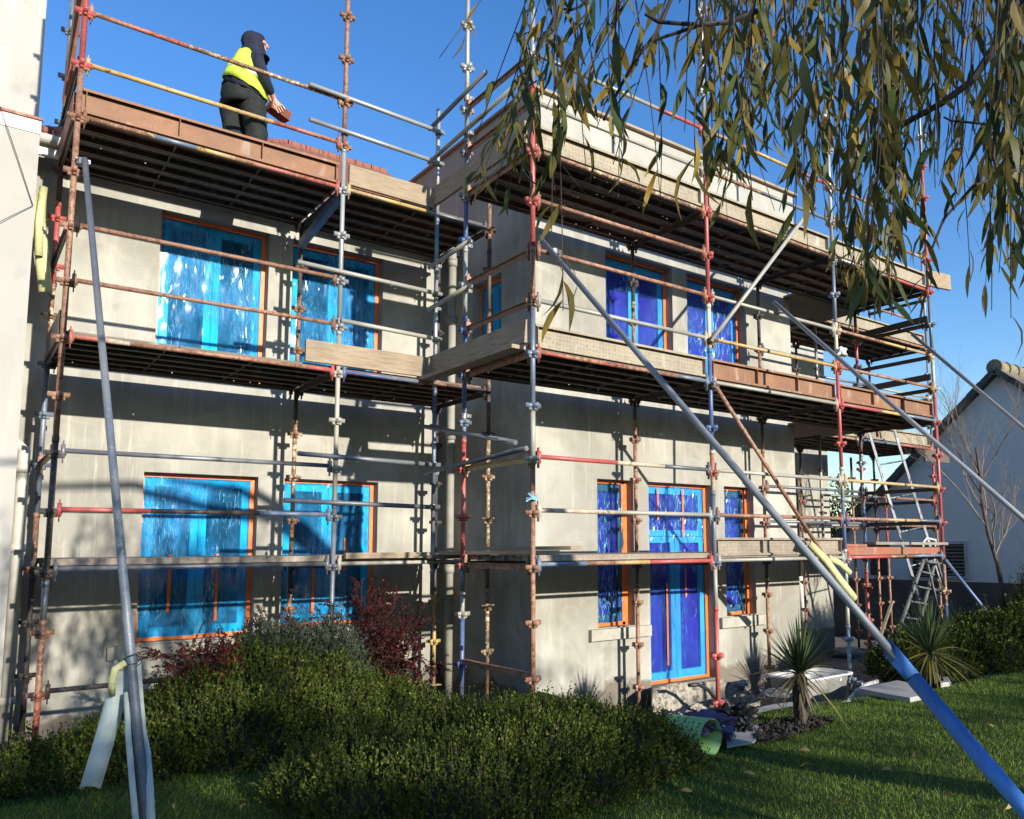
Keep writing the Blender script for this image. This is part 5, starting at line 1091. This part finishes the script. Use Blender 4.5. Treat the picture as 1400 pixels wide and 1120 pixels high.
# ---------------- bare tree on the right
def bare_tree(label, base, h, seed, lean, col='bark', cat='tree'):
    r = random.Random(seed); e = thing('bare_tree', label, cat, base); mb = MB(); tr = MB()
    def grow(P, d, L, R_, lv):
        pts = [P]; n = 6
        for i in range(n): d = (d+Vector((r.gauss(0, .11), r.gauss(0, .11), r.gauss(.05, .06)))).normalized(); pts.append(pts[-1]+d*L/n)
        (tr if lv == 0 else mb).path(pts, [R_*(1-.55*i/n) for i in range(n+1)], 7 if lv < 2 else 4)
        if lv >= 4: return
        for k in range((9, 7, 5, 4)[lv]):
            t = r.uniform(.25 if lv == 0 else .15, 1.); i = min(n-1, int(t*n)); Q = pts[i]+(pts[i+1]-pts[i])*(t*n-i) if i < n else pts[-1]
            a = r.uniform(0, 6.28); nd = (d*.8+Vector((math.cos(a)*.55, math.sin(a)*.55, .25))).normalized(); grow(Q, nd, L*r.uniform(.38, .6), R_*(1-.5*t)*.5, lv+1)
    grow(Vector(base), Vector(lean).normalized(), h, .042, 0)
    part(tr, 'trunk', MT['bark'], e, smooth=True); part(mb, 'branches', MT['barklt'], e); return e
MT['bark'] = simple('brown_bark', (.09, .065, .05), .9, var=.4, bump=.5); MT['barklt'] = simple('greyish_twig_bark', (.19, .155, .13), .85, var=.3)
tb0 = dep(1372, 850, 13.0); bare_tree('bare young tree with fine pinkish twigs in front of the white gable', tb0, 2.85, 6, (-.16, .12, 1))
# ---------------- trees and bushes glimpsed beyond, plus one added shade shrub
def cut_sun_gaps(Q):
    """gaps in the crowns: the openings through which the sun reaches the lawn and the hedge tops"""
    keep = np.ones(len(Q), bool); d = np.array(SUNDIR)
    for gz, gaps in ((-1.42, ((3.9, -5.3, 2.0, 1.0), (6.4, -5.0, 2.0, .8), (7.8, -3.2, 2.0, .55), (5.1, -2.9, .7, .45))), (-.95, ((.75, -1.4, .55, .5), (1.7, -1.2, .5, .4), (1.6, -3.7, .7, .5), (2.6, -3.5, 1.0, .45)))):
        X = Q+d*((gz-Q[:, 2])/d[2])[:, None]
        for gx_, gy0, rx_, ry_ in gaps: keep &= (((X[:, 0]-gx_)/rx_)**2+((X[:, 1]-gy0)/ry_)**2 > 1) | (rng.random(len(Q)) < .03)
    return Q[keep]
def leafy_tree(label, base, h, rx, rz, n, seed, mat, ls=.12, group=None, hollow=.55, trunk=True, cat='tree', zlo=.1, nclump=42, name='leafy_tree', carve=False):
    r = random.Random(seed); e = thing(name, label, cat, base, group); base = Vector(base); c = base+Vector((0, 0, h-rz)); tr = MB(); br = MB()
    if trunk: tr.path([base+Vector((0, 0, -.4)), base+Vector((.1, 0, h*.25)), base+Vector((0, .1, h*.5)), c+Vector((0, 0, rz*.5))], [.2, .15, .11, .04], 9)
    cl_ = []
    for i in range(nclump):
        while True:
            d = Vector((r.uniform(-1, 1), r.uniform(-1, 1), r.uniform(-1, 1)))
            if d.length < 1 and d.length > .25: break
        P = c+Vector((d.x*rx, d.y*rx*.8, d.z*rz)); cl_.append((P, r.uniform(.22, .42)*min(rx, rz)))
        if trunk: br.path([c*.5+(base+Vector((0, 0, h*.4)))*.5, (c+P)/2+Vector((0, 0, -.1)), P], [.05, .03, .01], 5)
    A_ = Acc(); q = n//nclump
    for P, R_ in cl_:
        d = unit(rng.normal(size=(q, 3))); Q = np.array(P)+d*R_*(rng.uniform(.2, 1, (q, 1))**.5); Q = Q[Q[:, 2] > base.z+zlo]; Q = cut_sun_gaps(Q) if carve else Q; A_.add(*smallleaves(Q, rng.normal(size=Q.shape)+np.array([0, 0, -.4]), ls*rng.uniform(.6, 1.2, len(Q)), ls*.33*rng.uniform(.6, 1.2, len(Q))))
    A_.mesh('crown', mat, e)
    if trunk: part(tr, 'trunk', MT['bark'], e, smooth=True); part(br, 'limbs', MT['bark'], e)
MT['treeleaf'] = leafmat('tree_leaf', [(.025, .045, .012), (.05, .075, .02), (.09, .11, .03)], .25)
leafy_tree('leafy green tree seen through the gap between house corner and rear scaffold', (23.5, 8.2, -2.0), 4.2, 2.0, 1.9, 9000, 3, leafmat('yellow_green_leaf', [(.05, .08, .015), (.12, .15, .03), (.2, .2, .05)]), .13)
leafy_tree('dark bush low behind the rear scaffold', (18.5, 8.6, -2.0), 2.1, 1.5, 1.2, 5000, 5, MT['treeleaf'], .10, trunk=False, cat='shrub', name='bush')
leafy_tree('dark ivy covered tree beyond the boundary wall', (20, 10.2, -2.0), 4.9, 1.3, 2.2, 6000, 9, MT['treeleaf'], .10)
leafy_tree('unseen shrub added behind the camera to shade the left foam strips', (-.9, -13.2, -1.4), 3.6, 1.7, 1.8, 6500, 44, MT['treeleaf'], .13, trunk=False, cat='shrub', name='shrub')  # put in out of view so the left raker's foam falls in shade
# trees behind the photographer: they put the lawn and the foot of the house in broken shade
for i, (x, y, h_, rx, n) in enumerate(((-3.0, -25, 7.7, 3.2, 9500), (2.2, -24.5, 7.2, 3.2, 8500), (7.2, -25, 6.7, 3.1, 8500), (12.2, -24.5, 6.6, 3.2, 8500), (17, -25, 6.4, 3.0, 7500))):
    leafy_tree(['leafy garden tree behind the camera, far left of its row', 'leafy garden tree behind the camera, second of its row', 'leafy garden tree behind the camera, middle of its row', 'leafy garden tree behind the camera, fourth of its row', 'leafy garden tree behind the camera, far right of its row'][i], (x, y, -1.4), h_+.4, rx, 3.1, n, 60+i, MT['treeleaf'], .21, 'trees behind the garden', nclump=60, carve=True)
# ---------------- willow overhanging from the right
MT['willow'] = leafmat('willow_leaf', [(.034, .062, .018), (.30, .19, .028), (.052, .092, .024), (.12, .13, .026), (.42, .26, .035), (.044, .084, .038), (.25, .17, .026), (.038, .075, .024)], .3, .5, sc=9, spec=.25)
MT['willowtwig'] = simple('dark_willow_twig', (.05, .035, .028), .8)
WT = thing('willow_tree', 'weeping willow hanging over the top right with long olive and ochre leaves', 'tree', (5.2, -10.2, -1.3))
tr = MB().path([(5.2, -10.2, -1.5), (5.0, -10.0, 0), (4.6, -9.6, 1.6), (4.2, -9.3, 2.9)], [.24, .2, .16, .11], 12); part(tr, 'trunk', MT['bark'], WT, smooth=True)
wl = Acc(); wt = MB(); rw = random.Random(21)
def strand(pts, r0=.003, spacing=.021, ls=(.075, .14), dens=1., tip=None):
    pts = [Vector(p) for p in pts]; n = len(pts); wt.path(pts, [r0*(1-.6*i/n) for i in range(n)], 5)
    P = []; D = []; L = []
    for i in range(n-1):
        seg = pts[i+1]-pts[i]; m_ = max(1, int(seg.length/spacing))
        for k in range(m_):
            if rw.random() > dens: continue
            Q = pts[i]+seg*(k+rw.random())/m_; a = rw.uniform(0, 6.283); sp_ = rw.uniform(.12, .95)
            P.append(Q); D.append(seg.normalized()*.35+Vector((math.cos(a)*sp_, math.sin(a)*sp_, -.75))); L.append(rw.uniform(*ls))
    if P: L = np.array(L); wl.add(*leaves(np.array(P), np.array(D), L, L*rng.uniform(.062, .10, len(L)), droop=.12))
def hang(px0, px1, ybot, depth, r0=.0026, ytop=-90, dens=1., wob=6, ls=(.075, .135)):
    """a twig entering from above the picture at column px0 and ending at (px1, ybot)"""
    pts = []; n = 12; ph = rw.uniform(0, 6)
    for i in range(n+1):
        t = i/n; x = px0+(px1-px0)*(t**1.25)+wob*math.sin(ph+t*4)*t; y = ytop+(ybot-ytop)*t; pts.append(dep(x, y, depth*(1+.03*math.sin(ph+3*t))))
    strand(pts, r0, dens=dens, ls=ls)
# left slanting sprays
for a, b, yb, d, de in ((700, 606, 80, 2.6, .12), (760, 655, 240, 2.5, .7), (770, 668, 285, 2.4, .9), (790, 690, 262, 2.3, .95), (745, 640, 205, 2.6, .6), (800, 645, 250, 2.2, .75), (735, 700, 170, 2.8, .8), (775, 722, 190, 2.5, .9), (820, 745, 230, 2.4, .6), (835, 752, 150, 2.0, .8),
                        (880, 765, 175, 2.2, .5), (900, 790, 110, 1.9, .5), (905, 815, 175, 2.1, .55), (870, 800, 90, 2.3, .8), (930, 838, 225, 2.1, .5), (812, 785, 120, 2.4, .8), (850, 828, 140, 1.8, .5), (860, 905, 262, 2.2, .3), (900, 900, 285, 2.4, .22), (950, 930, 180, 2.0, .6)):
    hang(a, b, yb, d, dens=de*.62)
for a, b, yb, d in ((757, 757, 330, 2.1), (758, 770, 425, 2.05), (786, 800, 225, 2.3), (845, 846, 270, 2.2), (830, 838, 200, 2.3)): hang(a, b, yb, d, dens=.34, wob=3)
# dense curtain
for i in range(58):
    x = rw.uniform(955, 1275); d = rw.uniform(1.75, 3.4)
    env = 235 if x < 985 else (285 if x < 1020 else (200 if x < 1075 else (330 if x < 1125 else (395 if x < 1240 else 330))))
    yb = env*rw.uniform(.5, 1.0); hang(x+rw.uniform(-15, 60), x, yb, d, dens=rw.uniform(.25, .8), wob=12)
for a, b, yb, d in ((1150, 1165, 415, 2.2), (1200, 1188, 400, 2.0), (1235, 1222, 432, 2.1), (1215, 1205, 428, 2.3), (1255, 1262, 400, 2.3), (1178, 1172, 380, 2.2), (960, 975, 250, 2.1), (965, 990, 190, 1.9)): hang(a, b, yb, d, dens=.75)
# sparse twigs and the far right curtain
for i in range(18): x = rw.uniform(980, 1440); hang(x+rw.uniform(-60, 90), x, rw.uniform(120, 400), rw.uniform(2.2, 3.4), dens=.05, r0=.002, wob=22)
for i in range(12): x = rw.uniform(1275, 1335); hang(x+rw.uniform(0, 50), x, rw.uniform(90, 300), rw.uniform(2.0, 3.0), dens=.16)
for i in range(24): x = rw.uniform(1335, 1440); hang(x+rw.uniform(0, 50), x, rw.uniform(200, 400) if x > 1350 else 260, rw.uniform(1.9, 3.0), dens=rw.uniform(.35, .8))
for a, b, yb, d in ((1300, 1322, 385, 2.3), (1345, 1352, 425, 2.1), (1380, 1388, 435, 2.2)): hang(a, b, yb, d, dens=.3)
part(wt, 'twigs', MT['willowtwig'], WT); wl.mesh('foliage', MT['willow'], WT)
wb = MB()
for pts, r_ in (([(1035, 15, 1.9), (1000, 30, 1.9), (955, 34, 1.9), (900, 30, 1.9), (882, 19, 1.9)], .0065), ([(952, 36, 1.9), (925, 45, 1.9), (895, 55, 1.9)], .005), ([(1420, -30, 2.2), (1378, 20, 2.2), (1362, 60, 2.2), (1330, 110, 2.2), (1290, 140, 2.25), (1235, 170, 2.3), (1180, 220, 2.3)], .013), ([(1366, -20, 2.2), (1365, 80, 2.2), (1362, 160, 2.2), (1358, 215, 2.2), (1364, 235, 2.2)], .007), ([(925, -20, 2.1), (898, 45, 2.1), (870, 80, 2.1), (850, 115, 2.15), (825, 165, 2.2)], .006), ([(1410, 150, 2.2), (1350, 170, 2.2), (1300, 165, 2.2), (1290, 160, 2.2)], .004), ([(1400, 228, 2.2), (1330, 255, 2.2), (1290, 300, 2.2), (1272, 345, 2.2)], .005), ([(810, -10, 2.3), (795, 8, 2.3), (780, 14, 2.3), (768, 12, 2.3)], .005)):
    part(MB().path([dep(*p) for p in pts], [r_*(1-.5*i/len(pts)) for i in range(len(pts))], 7), 'branch', MT['willowtwig'], WT)
part(MB().path([(4.3, -9.4, 2.7), (3.4, -8.6, 3.3), (2.6, -7.8, 3.5), (1.8, -7.2, 3.4)], [.1, .07, .05, .02], 9), 'branch', MT['willowtwig'], WT); part(MB().path([(4.3, -9.4, 2.7), (3.2, -9.6, 3.6), (1.6, -9.4, 3.9), (.2, -9.0, 3.7)], [.1, .07, .05, .02], 9), 'branch', MT['willowtwig'], WT)
# crown out of frame: strands above and behind the camera
wl = Acc(); wt = MB()
for i in range(105):
    x, y = rw.uniform(-.6, 4.2), rw.uniform(-11.5, -8.6)
    z0 = 3.7-.25*abs(x-2); L = rw.uniform(.9, 2.2); pts = [(x+.1*math.sin(t*3+i), y+.1*math.cos(t*4+i), z0-L*t) for t in np.linspace(0, 1, 5)]; strand(pts, .004, spacing=.05, ls=(.09, .16), dens=.8)
part(wt, 'upper_twigs', MT['willowtwig'], WT); wl.mesh('upper_foliage', MT['willow'], WT)
# ---------------- grass blades and fallen leaves
n = 260000; gx = rng.uniform(-1.5, 13, n); gy_ = -7.3+rng.beta(1.3, 1.2, n)*6.6; P0 = np.stack([gx, gy_], 1)
rel = P0-np.array([CAM.x, CAM.y]); fw = rel@np.array([FWD.x, FWD.y])/math.hypot(FWD.x, FWD.y); sd = rel@np.array([RGT.x, RGT.y])
edge = -2.62-.055*(gx-4.8)
k_ = (fw > 1.6) & (np.abs(sd+.15*fw) < .78*fw) & ((gx < 4.8) | (gy_ < edge+.0)) & ((gx >= 4.8) | (gy_ < -.9))
bd = (gx-cb.x)**2*0
def inpoly(px_, py_, poly):
    ins = np.zeros(len(px_), bool); m_ = len(poly)
    for i in range(m_):
        (x0, y0), (x1, y1) = poly[i], poly[(i+1) % m_]; c_ = ((y0 > py_) != (y1 > py_)) & (px_ < (x1-x0)*(py_-y0)/(y1-y0+1e-12)+x0); ins ^= c_
    return ins
k_ &= ~inpoly(gx, gy_, BED1) & ~inpoly(gx, gy_, BED2)
gx, gy_ = gx[k_], gy_[k_]; n = len(gx); zz = np.array([hz(a, b) for a, b in zip(gx, gy_)])
P = np.stack([gx, gy_, zz], 1); D = unit(rng.normal(size=(n, 3))*.42+np.array([.1, .15, 1])); S_ = unit(np.cross(D, rng.normal(size=(n, 3)))); L = rng.uniform(.014, .042, (n, 1)); W = rng.uniform(.0009, .0019, (n, 1))
V = np.stack([P-S_*W, P+S_*W, P+D*L+rng.normal(size=(n, 3))*.006], 1).reshape(-1, 3); F = np.arange(3*n).reshape(-1, 3)
MT['grass'] = leafmat('grass_blade', [(.09, .19, .012), (.16, .30, .022), (.25, .37, .035), (.30, .33, .07)], .3, .5, sc=1.5)
o = npmesh('grass', V, F, MT['grass']); tag(o, 'short green lawn grass', 'grass', kind='stuff')
P = []; pl_ = [(1108, 1021), (1094, 1046), (1180, 1006), (1267, 1023), (1254, 1038), (1139, 1104), (1290, 1102), (1380, 1116), (947, 1086), (1033, 1060), (1325, 1075), (1220, 1058), (1180, 1048), (240, 1100), (330, 1098), (700, 1112), (1360, 1000), (1310, 985)]
G_L = 'fallen leaves on the lawn'
base_leaf = None; MT['fallen'] = leafmat('fallen_yellow_leaf', [(.45, .33, .10), (.34, .22, .08), (.5, .4, .16)], .2)
for i, (px, py) in enumerate(pl_):
    P = at(px, py, 2, -1.40); P.z = hz(P.x, P.y)+.035
    if base_leaf is None:
        V, F = leaves(np.array([[0., 0, 0]]), np.array([[1., .2, .12]]), .085, .012); base_leaf = npmesh('fallen_leaf', V, F, MT['fallen']); o = base_leaf
    else: o = base_leaf.copy(); COL.objects.link(o)
    o.location = P; o.rotation_euler = (rw.uniform(-.3, .3), rw.uniform(-.2, .2), rw.uniform(0, 6)); o.scale = (rw.uniform(.7, 1.2),)*3; tag(o, 'pale yellow willow leaf fallen on the lawn grass', 'leaf', G_L)
